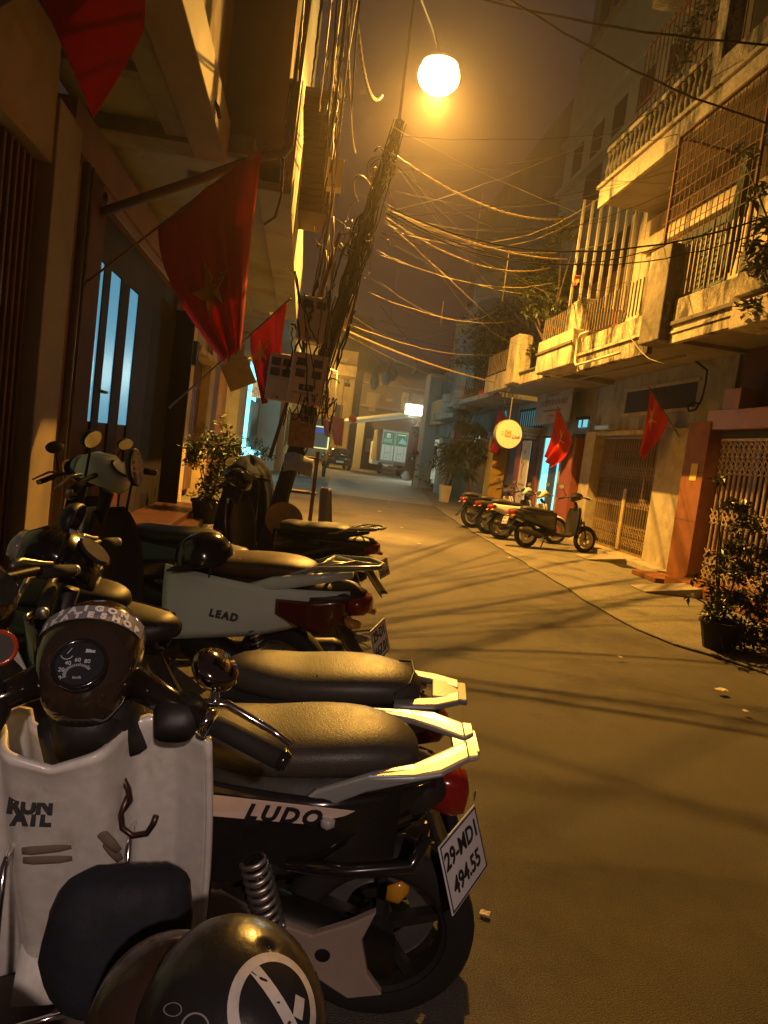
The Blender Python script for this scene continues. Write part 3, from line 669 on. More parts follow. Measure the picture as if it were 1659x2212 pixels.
# projecting upper room of the next house
H2 = thing('terraced_house', 'house with a projecting plastered upper room, louvred side box and downpipe above the street', 'house', (XL, 10, 4))
def h2(name, m, *a, **k): return hpart(H2, name, m, *a, **k)
BR = mat('brown_lit_render', (.34,.24,.14), .85, nz=(.6,.25), bump=(6,.15), stain=(.55,(.17,.105,.055),.55,.6))
h2('room_wall', BR, -2.3, -.56, 7.75, 14.5, 4.28, 6.0)
h2('room_wall', mat('olive_upper_render', (.26,.24,.17), .85, nz=(.6,.3)), -2.3, -.56, 7.6, 14.5, 6.005, 9.5)
h2('corner_strip', CREAM, -.555, -.42, 7.78, 15.5, 4.10, 5.15, bevel=.01)
h2('soffit_beam', OLIVE, -.78, -.42, 7.8, 15.5, 4.0, 4.095, bevel=.01)
h2('soffit', OLIVE, -2.3, -.785, 7.22, 15.5, 4.10, 4.275)
h2('soffit_rib', OLIVE, -1.5, -1.35, 7.9, 15.4, 4.03, 4.098, bevel=.006)
o = MB().tube([(-2.18,7.3,3.36),(-1.26,7.3,3.84),(-.72,7.35,4.16),(-.52,7.4,4.24),(-.47,7.45,4.34),(-.44,7.5,6.5)], .045, 10).build('downpipe', mat('grey_pipe', (.20,.14,.09), .6, nz=(3,.3)), H2, smooth=True); o.location = -H2.location
o = MB().tube([(-.52,7.38,4.2),(-.50,7.3,4.15),(-.48,7.28,3.8),(-.52,7.3,3.6),(-.62,7.34,3.52)], .012, 6).build('loose_pipe', RUST, H2, smooth=True); o.location = -H2.location
LV = mat('dark_brown_louvre', (.085,.040,.022), .7, nz=(3,.3))
def quadY(u0, v0, u1, v1, Y): a = ay(u0, v0, Y); b = ay(u1, v1, Y); return a.x, b.x, b.z, a.z
cage = h2('louvre_box', LV, -.50, .03, 10.0, 10.9, 4.55, 6.15, bevel=.01)
for k in range(17):
    z = 4.62+.09*k
    if k == 0: pr = MB().obox((0,0,0),(.53,.05,.06),Matrix.Rotation(.5,3,'X')).build('louvre_slat', LV, cage); o = pr
    else: o = share(pr, parent=cage)
    o.location = (-.235, 9.985, z)
# next houses further along, left side
H3 = thing('terraced_house', 'lamplit yellow plaster house with weathered brown double shutters behind the big flag', 'house', (XL, 14, 0))
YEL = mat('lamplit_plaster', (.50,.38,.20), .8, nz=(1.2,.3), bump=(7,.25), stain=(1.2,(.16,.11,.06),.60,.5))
def h3(name, m, *a, **k): return hpart(H3, name, m, *a, **k)
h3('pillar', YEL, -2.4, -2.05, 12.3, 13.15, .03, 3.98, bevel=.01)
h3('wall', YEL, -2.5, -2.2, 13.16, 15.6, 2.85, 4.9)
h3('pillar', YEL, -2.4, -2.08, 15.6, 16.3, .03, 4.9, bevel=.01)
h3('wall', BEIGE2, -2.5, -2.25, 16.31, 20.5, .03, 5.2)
for k in range(2):
    f = h3('shutter_door', mat('weathered_shutter', (.13,.065,.035), .7, nz=(3,.5), bump=(20,.4)), -2.32, -2.27, 13.2+1.19*k, 14.36+1.19*k, .2, 2.82, bevel=.004)
    for j in range(5):
        pl = MB().box(-2.268,-2.255,13.22+1.19*k+.225*j, 13.42+1.19*k+.225*j,.22,2.8).build('plank', _mats['weathered_shutter'], f, bevel=.004)
h3('door_hood', YEL, -2.45, -1.95, 13.1, 15.65, 2.83, 2.93, bevel=.008)
for k in range(3):
    f = h3('air_vent', BLACKM, -2.23, -2.195, 13.35+.8*k, 13.9+.8*k, 3.35, 4.05)
    h3('vent_frame', YEL, -2.25, -2.16, 13.90+.8*k, 13.98+.8*k, 3.3, 4.1)
h3('balcony_slab', OLIVE, -2.4, -1.1, 16.4, 20.5, 4.35, 4.5)
q = railing(H3, -1.15, 16.5, 20.4, 4.52, 5.25, 16, mat('orange_lit_rail', (.40,.28,.14), .7)); q.location = -H3.location; H3.children[-2].location = -H3.location
h3('wall_lamp', BLACKM, -2.05, -1.97, 12.72, 12.95, 2.55, 2.95)
o = MB().tube([(-2.1,12.4,3.8),(-1.9,12.3,3.75),(-1.5,12.2,3.8)], .02, 6).build('hook_rail', BLACKM, H3, smooth=True); o.location = -H3.location
# cyan lit tailor shop
H4 = thing('shop', 'tailor shop front glowing pale cyan with a white lettered sign', 'shop', (XL, 26, 0))
def h4(name, m, *a, **k): return hpart(H4, name, m, *a, **k)
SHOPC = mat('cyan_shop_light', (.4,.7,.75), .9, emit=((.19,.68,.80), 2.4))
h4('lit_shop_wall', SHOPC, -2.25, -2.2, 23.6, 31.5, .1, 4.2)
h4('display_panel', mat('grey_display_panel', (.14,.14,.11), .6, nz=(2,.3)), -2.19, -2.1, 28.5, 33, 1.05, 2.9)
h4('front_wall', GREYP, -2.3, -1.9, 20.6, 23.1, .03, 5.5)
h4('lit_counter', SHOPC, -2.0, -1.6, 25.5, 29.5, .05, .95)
h4('side_wall', mat('white_side_wall', (.5,.5,.46), .8, nz=(1,.15)), -2.3, -1.2, 33.4, 33.7, .03, 6)
h4('upper_wall', YEL, -2.3, -1.6, 20.5, 33.2, 4.3, 7.5)
sg = thing('shop_sign', 'small white shop sign with rows of dark red capitals over the cyan shop', 'sign', (-1.35, 22.0, 3.0))
a, b = ay(546,828,21.9), ay(588,862,21.9)
o = MB().box(a.x, b.x+.05, 21.9, 21.95, b.z-.02, a.z+.12).build('sign_panel', mat('white_sign_panel', (.62,.72,.70), .6, emit=((.3,.5,.5), .25)), sg); o.location = -sg.location
mx = (a.x+b.x)/2; SGP = mat('sign_dark_red_print', (.12,.02,.03), .8)
for s, k, sz in (('NHAN', .84, .12), ('MAY DO', .62, .13), ('THOI TRANG', .36, .15), ('DT: 0943', .12, .12)):
    text(s, sz, SGP, sg, Matrix.Translation(-sg.location) @ frame((mx, 21.895, b.z+(a.z-b.z)*k), (1,0,0), (0,0,1)), name='sign_print')
# loose flat panels hung on the wall before the shop
o = tag(MB().obox(ay(515,808,16.5), (.62,.05,.62), Matrix.Rotation(R(-28),3,'Y')).build('wall_box', mat('brown_tin_box', (.22,.15,.09), .6, nz=(2,.3)), bevel=.01), 'tilted brown tin panel hanging below the big flag', 'panel')
# lamplit facades where the street bends
H5 = thing('terraced_house', 'narrow bright yellow lit facade with balconies and pipes at the bend', 'house', (3, 58, 0))
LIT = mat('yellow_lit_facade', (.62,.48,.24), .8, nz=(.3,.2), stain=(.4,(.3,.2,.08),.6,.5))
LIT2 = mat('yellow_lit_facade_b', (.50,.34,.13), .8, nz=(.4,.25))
def h5(name, m, *a, **k): return hpart(H5, name, m, *a, **k)
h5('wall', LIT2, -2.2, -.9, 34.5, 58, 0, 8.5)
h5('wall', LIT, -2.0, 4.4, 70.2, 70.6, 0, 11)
for k in range(3):
    h5('balcony', LIT, -.9, .15-.1*k, 44+5*k, 47.5+5*k, 3.2+.4*k, 4.1+.4*k, bevel=.02)
    h5('balcony', LIT2, .6+1.2*k, 1.6+1.2*k, 69.2, 70.1, 4.0+2.1*k, 5.1+2.1*k, bevel=.03)
    h5('window', BLACKM, .2+1.3*k, .9+1.3*k, 70.1, 70.19, 2.0+1.2*k, 3.3+1.2*k)
    h5('window', BLACKM, -.89, -.86, 40+5.5*k, 41.5+5.5*k, 4.9, 6.4)
rw = random.Random(4)
for k in range(9):
    y = 36+2.4*k; h5('window_frame', LIT2, -.90, -.84, y, y+1.3, 1.2+.15*k, 3.0+.15*k); h5('window', BLACKM, -.838, -.83, y+.1, y+1.2, 1.3+.15*k, 2.9+.15*k)
for k in range(12):
    x = -1.5+rw.random()*5.2; z = 1.0+rw.random()*8; h5('hung_box', rw.choice((LIT2, GREYP, BLACKM)), x, x+rw.uniform(.25,.7), 69.6, 70.15, z, z+rw.uniform(.3,.8))
for k in range(4): h5('facade_pipe', BEIGE2, -.6+1.3*k, -.5+1.3*k, 70.0, 70.15, 0, 9)
h5('corner_pipe', LIT, 3.9, 4.25, 69.0, 69.3, 0, 9.5)
h5('balcony', LIT, 2.0, 4.2, 66.5, 69.0, 8.2, 9.2, bevel=.05)
# boundary wall and shed at the end of the street
H6 = thing('shed', 'dark corrugated shed with a sagging sheet roof behind the parked truck', 'shed', (9, 60, 0))
def h6(name, m, *a, **k): return hpart(H6, name, m, *a, **k)
h6('wall', mat('dark_shed_wall', (.055,.045,.032), .9, nz=(.6,.3)), 4.7, 16, 60, 60.4, 0, 4.4)
h6('corner_post', mat('grey_post', (.30,.31,.27), .8), 4.35, 4.9, 58.6, 60.0, 0, 4.2)
h6('block_panel', mat('pale_block_panel', (.30,.27,.2), .8), 5.3, 6.9, 59.86, 59.98, 1.5, 2.6)
for k in range(9):
    if k == 0: pr = MB().box(0,1.6,0,.03,0,.06).build('panel_slat', GREYP, H6); o = pr
    else: o = share(pr, parent=H6)
    o.location = Vector((5.3, 59.82, 1.55+.115*k)) - H6.location
h6('upper_wall', mat('dark_end_wall', (.10,.08,.05), .9, nz=(.3,.3)), 4.7, 20, 64, 64.5, 4, 8.5)
for k in range(7): h6('hung_box', rw.choice((GREYP, BLACKM, IRON)), 5.5+1.4*k, 6.1+1.4*k, 63.6, 63.95, 4.6+rw.random()*2.5, 5.3+rw.random()*2.5)
h6('ledge', IRON, 4.7, 20, 63.4, 63.9, 5.45, 5.6); h6('ledge', IRON, 4.7, 20, 63.4, 63.9, 7.5, 7.65)
h6('window', mat('dull_window', (.16,.15,.11), .5), 5.2, 6.4, 63.9, 63.98, 5.6, 6.8)
h6('window', _mats['dull_window'], 9.2, 10.6, 63.9, 63.98, 6.0, 7.2)
TARP = mat('pale_tarpaulin', (.45,.50,.44), .6, nz=(1,.2))
o = MB().prism([ay(735,911,50), ay(880,895,50), ay(905,902,50), ay(884,903,50), ay(745,916,50)], (0,4,.3)).build('sheet_roof', TARP, H6); o.location = -H6.location
o = MB().bar(ay(895,922,48), ay(925,905,44), .25, .12).build('roof_beam', RUST, H6); o.location = -H6.location
# lit far shop wall on the right and the floodlight
fl = thing('floodlight', 'glaring white floodlight under the sheet roof at the street end', 'lamp', ay(898,885,44))
FW = mat('floodlight_glass', (1,1,1), .5, emit=((.86,1,.93), 30))
MB().box(-.62,.62,-.04,.04,-.28,.28).build('lamp_glass', FW, fl, bevel=.03)
MB().box(-.7,.7,.05,.25,-.36,.36).build('lamp_housing', IRON, fl, bevel=.03)
lamp('floodlight_light', 'POINT', ay(898,885,44)+Vector((0,-.6,-.4)), 650, (.82,1,.86), .25)
lamp('bend_lamp_light', 'POINT', (1.2, 56, 7.2), 3800, (1, .55, .10), .3)
bl = thing('street_lamp', 'distant sodium street lamp at the bend hidden behind the leaning pole', 'lamp', (1.2, 56.3, 0))
MB().tube([(0.9,0,0),(.9,0,7.4),(0,0,7.6)], .06, 8).build('post', IRON, bl, smooth=True)
MB().box(-.25,.25,-.12,.12,7.45,7.55).build('lamp_head', IRON, bl)
H7 = thing('shop', 'small shop with pale lit shutters and dark awning beside the grey corner column', 'shop', (8, 42, 0))
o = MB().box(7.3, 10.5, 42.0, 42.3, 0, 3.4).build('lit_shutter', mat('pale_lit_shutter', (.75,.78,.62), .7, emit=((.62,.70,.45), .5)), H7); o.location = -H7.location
for k in range(12):
    if k == 0: pr = MB().box(0,3.2,0,.02,0,.015).build('shutter_rib', GREYP, H7); o = pr
    else: o = share(pr, parent=H7)
    o.location = Vector((7.3, 41.97, .3+.25*k)) - H7.location
o = MB().box(7.1, 10.8, 40.8, 42.2, 3.42, 3.62).build('awning', RUST, H7); o.location = -H7.location
o = MB().box(7.3, 9.8, 41.9, 44, 3.64, 5.6).build('upper_wall', mat('orange_lit_render', (.50,.36,.17), .8, nz=(1,.2)), H7); o.location = -H7.location
# far dim skyline blocks
for k, (lab, x0, x1, y0, z1) in enumerate((('dim grey apartment block closing the street end', -1.5, 6.5, 84, 17), ('taller dark block behind the shed roof', 7, 22, 90, 13), ('plain dark block above the left facades', -14, -2.4, 36, 8.8))):
    t = thing('apartment_block', lab, 'building', ((x0+x1)/2, y0, 0)); w_ = x1-x0
    MB().box(-w_/2, w_/2, 0, 6, 0, z1).build('wall', mat('dim_block_wall', (.075,.062,.05), .9, nz=(.2,.3)), t)
    for i in range(4):
        for j in range(2): MB().box(-w_/2+w_*(.12+.22*i), -w_/2+w_*(.24+.22*i), -.06, -.01, z1*(.35+.28*j), z1*(.47+.28*j)).build('window', BLACKM, t)

# left upper walls continue dark (beyond the projecting room)
h2('upper_floor', mat('dim_upper_floor', (.12,.095,.07), .9, nz=(.7,.3)), -2.4, -.9, 15.6, 36, 5.3, 9.5)

# ================================================================== POLE WITH METERS AND CABLES
PB, PT = Vector((-.33, 9.0, 0)), ay(862, 262, 9.3)
pole = thing('utility_pole', 'leaning concrete utility pole wrapped in thick tangled cable bundles', 'pole', PB)
CP = mat('old_concrete_pole', (.022,.017,.013), .85, nz=(2,.3), bump=(20,.4))
MB().tube([Vector((0,0,0)), (PT-PB)*.5, PT-PB], [.11,.085,.03], 8).build('post', CP, pole, smooth=False)
MB().bar((-.05,-.02,1.2), ay(734,505,9)-PB, .045).build('conduit', RUST, pole)
rnd = random.Random(11)
b = MB()
for k in range(36):        # cables clinging along the pole
    a0 = rnd.uniform(.18,.95); a1 = min(1.0, a0+rnd.uniform(.1,.5)); ph = rnd.uniform(0,6.28); rr = rnd.uniform(.07,.13)*rnd.choice((1,1,1.6)); pts = []
    for i in range(14):
        t_ = a0+(a1-a0)*i/13; p = (PT-PB)*t_; w_ = ph+rnd.uniform(-.4,.4)+2.2*t_; rr *= (.93 if t_ > .7 else 1.0); pts.append(p+Vector((math.cos(w_)*rr, math.sin(w_)*rr, rnd.uniform(-.03,.03))))
    b.tube(pts, rnd.choice((.009,.012,.016)), 5)
b.build('cable_bundle', WIRE, pole, smooth=True, kind='stuff')
b = MB()
for k in range(30):        # curls and loops at the junction
    c = (PT-PB)*rnd.choice((.36,.62,.70,.72,.86,.88)) + Vector((rnd.gauss(-.02,.13), rnd.gauss(0,.1), rnd.gauss(0,.12))); r0 = rnd.uniform(.06,.26); ax_ = rnd.uniform(0,3.1); tl = rnd.uniform(-.5,.5); a0 = rnd.uniform(0,6); n_ = rnd.randint(8,18); pts = []
    for i in range(n_):
        a = a0+i*.42; pts.append(c+Vector((math.cos(ax_)*math.cos(a)*r0, math.sin(ax_)*math.cos(a)*r0, math.sin(a)*r0*.8+tl*.1*math.cos(a))))
    b.tube(pts, rnd.choice((.006,.008,.011)), 5)
b.build('cable_loops', mat('tan_cable', (.09,.065,.03), .6), pole, smooth=True, kind='stuff')
# meter cabinets
MC = mat('meter_cabinet_cream', (.66,.55,.36), .55, nz=(3,.15), stain=(3,(.22,.16,.09),.66,.5)); MW = mat('meter_window', (.05,.045,.04), .2)
def meter(label, cx, cz, w_, h_, Y, win, tilt=.1, num=None):
    t = thing('meter_cabinet', label, 'meter box', (cx, Y, cz), (0, 0, 0), group='meter boxes on the pole')
    t.rotation_euler = (0, -tilt*.0+0.03, 0)
    MB().box(-w_/2, w_/2, 0, .22, -h_/2, h_/2).build('cabinet_body', MC, t, bevel=.018)
    for (a, c) in win:
        f = MB().box(a*w_-.055, a*w_+.055, -.012, .005, c*h_-.045, c*h_+.045).build('meter_window', MW, t, bevel=.006)
        MB().box(a*w_-.055, a*w_+.055, -.014, .004, c*h_-.078, c*h_-.052).build('meter_label', mat('pale_label', (.6,.55,.42), .6), f)
    MB().box(-.015,.015,-.012,.004,-h_*.45,-h_*.42).build('cabinet_lock', RUST, t)
    if num:
        f = MB().box(-.085,.085,-.01,.004,-h_*.17-.035,-h_*.17+.035).build('number_plate', BLACKM, t)
        text(num, .06, _mats['pale_label'], f, frame((0,-.013,-h_*.17), (1,0,0), (0,0,1)))
        text('DIEN LUC HAI BA TRUNG', .026, BLACKM, t, frame((0,-.003,-h_*.29), (1,0,0), (0,0,1)))
    return t
W4 = ((-.22,.32),(.24,.32),(-.22,.10),(.24,.10))
meter('largest cream meter box with four windows and a black number plate', -.03, 2.19, .42, .60, 8.55, W4, num='8 5')
meter('upper cream meter box crossed by slanting black cables', -.05, 2.90, .34, .52, 8.6, W4[:2])
meter('meter box half hidden by the small red flag', -.36, 2.19, .30, .56, 8.75, W4)
meter('small box high on the cable run catching the lamp', ay(722,385,9).x, ay(722,385,9).z, .2, .34, 8.8, ())
meter('little box with yellow lit side right of the pole', ay(741,678,10.5).x, ay(741,678,10.5).z, .24, .46, 10.2, ((-.1,.2),(-.1,-.1)))
o = tag(MB().box(-.16,.16,-.03,.12,-.2,.2).build('wall_box', mat('brown_wicker_box', (.38,.22,.10), .8, nz=(20,.4)), bevel=.01), 'small orange brown box tied low on the leaning pole', 'box'); o.location = ay(653,930,8.7)
b = MB()
for k in range(16):
    p0 = Vector((rnd.uniform(-.35,.2), 8.5+rnd.uniform(-.05,.3), rnd.uniform(2.5,3.5))); p1 = Vector((rnd.uniform(-.4,.3), 8.5+rnd.uniform(-.05,.2), rnd.uniform(1.6,3.0))); b.tube(bez(p0, p1, rnd.uniform(-.1,.3), 10, .02), rnd.choice((.008,.012,.016)), 5)
for k in range(14):
    x = rnd.uniform(-.1,.38); b.tube(bez((x, 8.55, 1.95+rnd.uniform(0,.1)), (x+rnd.uniform(-.25,.05), 8.6, 1.72+rnd.uniform(0,.2)), .25*rnd.random(), 8, .01), .007, 5)
o = b.build('cable_tangle', WIRE, smooth=True, kind='stuff'); o['label'] = 'black cables looping over and under the meter boxes'
# street lamp
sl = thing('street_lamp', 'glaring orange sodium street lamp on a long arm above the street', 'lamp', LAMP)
q = MB(); q.lathe([(.34*math.sin(math.pi*i/24)+.001, -.24*math.cos(math.pi*i/24)) for i in range(25)], 48); q.build('lamp_glare_globe', mat('sodium_glare_globe', (1,.8,.4), .5, emit=((1,.60,.15), 150)), sl, smooth=True).scale = (1,1,1.12)  # globe made larger than the lamp head so it gives the glare its size
MB().lathe([(.02,.30),(.22,.27),(.30,.20),(.30,.18)], 24).build('lamp_hood', IRON, sl)
MB().tube([Vector((0,0,.28)), Vector((-.25,-.4,.5)), Vector((-.7,-1.6,.35)), PT+Vector((0,0,0))-LAMP], .02, 8).build('lamp_arm', BLACKM, sl, smooth=True)

# ---- overhead cables, each its own object
J1 = ay(835,452,9.1); J2 = ay(812,540,9.1); J3 = ay(845,330,9.2); J4 = ay(795,632,9.3); J5 = ay(765,705,12)
g1 = 'overhead cables from the pole to the right balconies'
YW = mat('yellow_lit_cable', (.32,.25,.13), .6)
span(J1, ax(1226,560,XB-.05), .15, .011, YW, 'thick twisted bright cable sagging from the pole knot to the white bar screen', g1, twist=3)
span(J1, ax(1330,520,XB), .35, .008, YW, 'bright cable sagging below the twisted one toward the stained balcony', g1)
span(J1+Vector((0,0,-.05)), ax(1440,530,XB-.1), .42, .012, WIRE, 'black cable running into the mouldy pier', g1)
span(J1+Vector((.05,0,.03)), ax(1659,468,XB-.1), .45, .016, WIRE, 'thickest black cable leaving over the near balcony', g1)
span(J1+Vector((.05,0,-.02)), ax(1659,498,XB-.1), .50, .010, WIRE, 'second black cable crossing the mesh cage', g1)
span(J1+Vector((0,0,-.1)), ax(1190,578,XB), .30, .010, YW, 'double pale cable dipping to the vine covered balcony', g1, twist=2)
span(J2, ax(1200,610,XB), .25, .009, YW, 'pale cable from the middle of the pole to the potted tree', g1)
span(J2+Vector((0,0,-.05)), ax(1190,642,5.2), .10, .008, YW, 'kinked pale cable under the first ones', g1)
span(J1+Vector((0,.1,-.1)), ax(1090,714,5.0), .0, .014, YW, 'taut straight cable slanting down to the cream pier', g1)
span(J3, ax(1240,470,XB+.2), .30, .014, YW, 'bright wavy cable high under the street lamp', g1, twist=2)
span(J1+Vector((0,0,-.03)), ax(1659,95,XB+.2), .25, .007, YW, 'thin cable rising steeply past the upper fascia', g1)
span(ay(850,500,9.3), ax(1310,415,XB+.1), .45, .008, YW, 'thin cable looping up to the end of the upper slab', g1)
span(J4, ax(1120,690,5.2), .22, .009, YW, 'lower pale cable reaching the cream balcony pier', g1)
span(J5, ax(1100,760,5.6), .25, .010, YW, 'pale cable passing low in front of the dark trees', g1)
span(ay(735,708,16), ax(1120,836,5.5), .15, .018, YW, 'long bright cable bundle reaching the pier with the camera', g1, twist=3)
span(ay(745,722,16), ax(1060,845,5.6), .18, .010, YW, 'faint cable just under the long bright bundle', g1)
span(ay(740,560,20), ax(1000,700,6), .2, .010, WIREL, 'faint far cable against the purple sky', g1)
g2 = 'cables running along the left side overhead'
for k, (u0, v0, u1, v1, r_, mm) in enumerate(((700,20,672,190,.02,WIRE),(722,0,690,240,.014,YW),(742,0,705,300,.018,YW),(733,0,698,420,.012,WIRE),(757,0,712,330,.022,WIRE),(768,0,716,470,.014,YW),(780,0,722,300,.010,YW),(662,0,640,210,.014,YW),(776,60,760,260,.012,WIRE))):
    p = ay(u0, v0-60, 4.2); q_ = ay(u1, v1, 9.6)
    lab = ('black cable nearest the louvre box', 'bright yellow cable over the louvre box', 'widest white-lit cable beside the louvre box', 'dull cable between two bright ones', 'thick black cable bundle rising out of the frame', 'long bright cable dropping to the meter boxes', 'fine bright cable right of the bundle', 'short lit cable beside the projecting room', 'thin dark cable right of all the rising ones')[k]
    span(p, q_, .12, r_*.8, mm, lab, g2, wob=.003)
tw = ay(765,-40,5.0)
span(tw, ay(826,206,9.0), .30, .016, YW, 'white lit twisted rope cable ending in a knot left of the lamp', g2, twist=2)
span(ay(752,-40,5.5), ay(768,330,9.4), .20, .014, YW, 'second twisted cable hanging beside the bright rope cable', g2, twist=2)
b = MB()
for k in range(70):
    t_ = rnd.random(); p = ay(735-35*t_+rnd.gauss(0,6), 20+800*t_, 8.4+1.2*rnd.random()); q_ = p+Vector((rnd.gauss(0,.06), rnd.gauss(0,.2), -rnd.uniform(.3,1.0))); b.tube(bez(p, q_, rnd.uniform(0,.04), 6, .012), rnd.choice((.006,.009,.013)), 4)
o = b.build('cable_tangle', mat('mixed_cable', (.07,.05,.03), .6), smooth=True, kind='stuff'); o['label'] = 'matted run of old cables dropping to the meters'
# many thin lines fanning out of the pole knot
rf = random.Random(5)
ends = (('to the mesh cage', 1560, 380), ('to the white bar screen', 1290, 500), ('to the stained parapet', 1330, 640), ('into the creeper', 1090, 640), ('to the upper fascia', 1450, 300), ('to the cream pier', 1150, 730))
for k in range(24):
    e = ends[k//4]; dark = k % 2; slack = (k//2) % 2
    p = J1+Vector((rf.uniform(-.1,.1), rf.uniform(-.1,.2), rf.uniform(-1.6,.8) if k//4 in (2,3,5) else rf.uniform(-.4,1.0)))
    span(p, ax(e[1]+rf.uniform(-45,45), e[2]+rf.uniform(-40,40), rf.uniform(XB,XB+.5)), .45 if slack else .10, rf.choice((.004,.005,.007)), WIRE if dark else WIREL, 'thin %s %s cable %s' % ('black' if dark else 'pale', 'slack' if slack else 'taut', e[0]), 'fan of thin cables crossing the street')
ends = (('to the grey corner column', 930, 780), ('to the rounded balconies', 1010, 840), ('to the dark creeper mass', 1060, 760), ('to the pale tower', 985, 710), ('toward the far shop awning', 950, 860))
for k in range(10):
    e = ends[k//2]; dark = k % 2
    p = ay(rf.uniform(700,830), rf.uniform(640,740), 14+rf.uniform(0,8)); span(p, ax(e[1], e[2], 6.2), rf.uniform(.1,.5), .007, WIRE if dark else WIREL, 'thin far %s cable %s' % ('black' if dark else 'pale', e[0]), 'thin cables strung across the street end')
# cables across the near road overhead, behind the viewer's sight: they throw the thin shadows on the road
for k, (y0, y1) in enumerate(((4.4,5.2),(5.6,7.4),(7.2,6.2))):
    span((-.9, y0, 5.6+.3*k), (XB, y1, 5.2+.2*k), .3, .016, WIRE, ('black cable spanning the near street above the parked scooters', 'black cable spanning above the road toward the shrub', 'black cable spanning just before the leaning pole')[k], 'cables over the near road')
# little hanging weights / tags on vertical drop wires
gd = 'thin drop wires hanging from the overhead cables'
for k, (u, v0, v1, X_) in enumerate(((1042,418,560,3.4),(1100,540,640,3.8),(1246,560,655,4.4),(860,560,720,2.2),(905,720,800,3.6),(958,650,700,3.0))):
    p = ax(u, v0, X_); q_ = Vector((p.x, p.y, ax(u, v1, X_).z)); cable('thin drop wire hanging %s' % ('below the high crossing cables','under the red tied cloth','before the screen bars','against the purple sky','before the shed','before the far tower')[k], [p, q_], .008, WIREL, gd, n=5)
# ================================================================== SCOOTERS
BLK = mat('black_plastic', (.018,.016,.015), .5, bump=(60,.04))
GLB = mat('gloss_black_paint', (.012,.011,.011), .16, coat=.6)
RUB = mat('tyre_rubber', (.013,.012,.011), .8)
CHR = mat('chrome', (.75,.73,.70), .12, 1)
ALU = mat('dull_aluminium', (.45,.43,.40), .38, .9)
SEATM = mat('seat_leather', (.050,.044,.036), .45, nz=(30,.12), bump=(220,.12))
SEATB = mat('brown_seat_leather', (.085,.045,.026), .42, nz=(20,.12), bump=(220,.12))
REDL = mat('tail_lens_red', (.24,.012,.008), .2, coat=.5)
AMB = mat('amber_lens', (.55,.25,.02), .2, coat=.5)
GLS = mat('clear_lens', (.35,.35,.33), .08, coat=1)
MIR = mat('mirror_glass', (.85,.85,.82), .03, 1)
PLW = mat('plate_white', (.74,.73,.76), .4)
PLK = mat('plate_black_print', (.01,.01,.012), .5)
SILV = mat('silver_paint', (.34,.36,.37), .34, .35, coat=.3)
WHT = mat('white_paint', (.72,.70,.66), .34, nz=(3,.08), coat=.3, bump=(5,.03), stain=(5,(.50,.44,.36),.60,.5), grain=(40,.06))
CYW = mat('pale_green_white_paint', (.70,.78,.70), .35, coat=.4, nz=(3,.06))
BLU = mat('blue_white_paint', (.45,.58,.66), .3, coat=.4)
DRED = mat('dark_red_paint', (.09,.012,.010), .25, coat=.5)

def wheel(root, x, r, w, rim=ALU, spokes=5, z=None):
    z = r if z is None else z
    M_ = Matrix.Translation((x,0,z)) @ Matrix.Rotation(R(90),4,'X')
    ri = r-w*.72
    prof = [(ri,-w*.40),(r-w*.28,-w*.5),(r-w*.06,-w*.34),(r,-w*.12),(r,w*.12),(r-w*.06,w*.34),(r-w*.28,w*.5),(ri,w*.40),(ri,-w*.40)]
    t = MB().lathe(prof, 40, M_, cap=False).build('wheel', RUB, root, smooth=True)
    b = MB().lathe([(ri+.003,-w*.36),(ri-.012,-w*.30),(ri-.02,0),(ri-.012,w*.30),(ri+.003,w*.36)], 32, M_, cap=False)
    b.lathe([(.035,-.05),(.04,-.03),(.04,.03),(.035,.05)], 14, M_)
    for k in range(spokes):
        a = 2*math.pi*k/spokes+.3; d = Vector((math.cos(a),0,math.sin(a))); c = Vector((x,0,z)); b.bar(c+d*.03, c+d*(ri-.008), .03 if spokes < 9 else .005, .022 if spokes < 9 else .005)
    b.build('rim', rim, t, smooth=False)
    MB().lathe([(r*.34,.045),(r*.34,.049),(r*.62,.049),(r*.62,.045)], 28, M_, cap=False).build('brake_disc', ALU, t)
    return t
def helix(p, q, r, turns, wire):
    p, q = Vector(p), Vector(q); d = (q-p); a = d.cross(Vector((0,1,0))).normalized(); c = d.cross(a).normalized(); n = turns*12
    return MB().tube([p+d*(i/n)+a*r*math.cos(i*math.pi/6)+c*r*math.sin(i*math.pi/6) for i in range(n+1)], wire, 6)
def plate(root, x, z, tilt, lines, w=.20, h=.15, sz=.062):
    M_ = Matrix.Translation((x,0,z)) @ Matrix.Rotation(R(-90),4,'Z') @ Matrix.Rotation(R(90-tilt),4,'X')
    # local: x right, y up, z out towards the rear
    o = MB().box(-w/2,w/2,-h/2,h/2,-.002,.002).build('number_plate', PLW, root, bevel=.002); o.matrix_local = M_
    q = MB(); t_ = .004
    for a in ((-w/2+.004,w/2-.004,h/2-.008,h/2-.004),(-w/2+.004,w/2-.004,-h/2+.004,-h/2+.008),(-w/2+.004,-w/2+.008,-h/2+.004,h/2-.004),(w/2-.008,w/2-.004,-h/2+.004,h/2-.004)): q.box(a[0],a[1],a[2],a[3],.0022,.0030)
    q.build('plate_border', PLK, o)
    for k, s in enumerate(lines): text(s, sz, PLK, o, Matrix.Translation((0, .033-.068*k, .0028)), 'plate_print', .0008, bold=.0012)
    return o
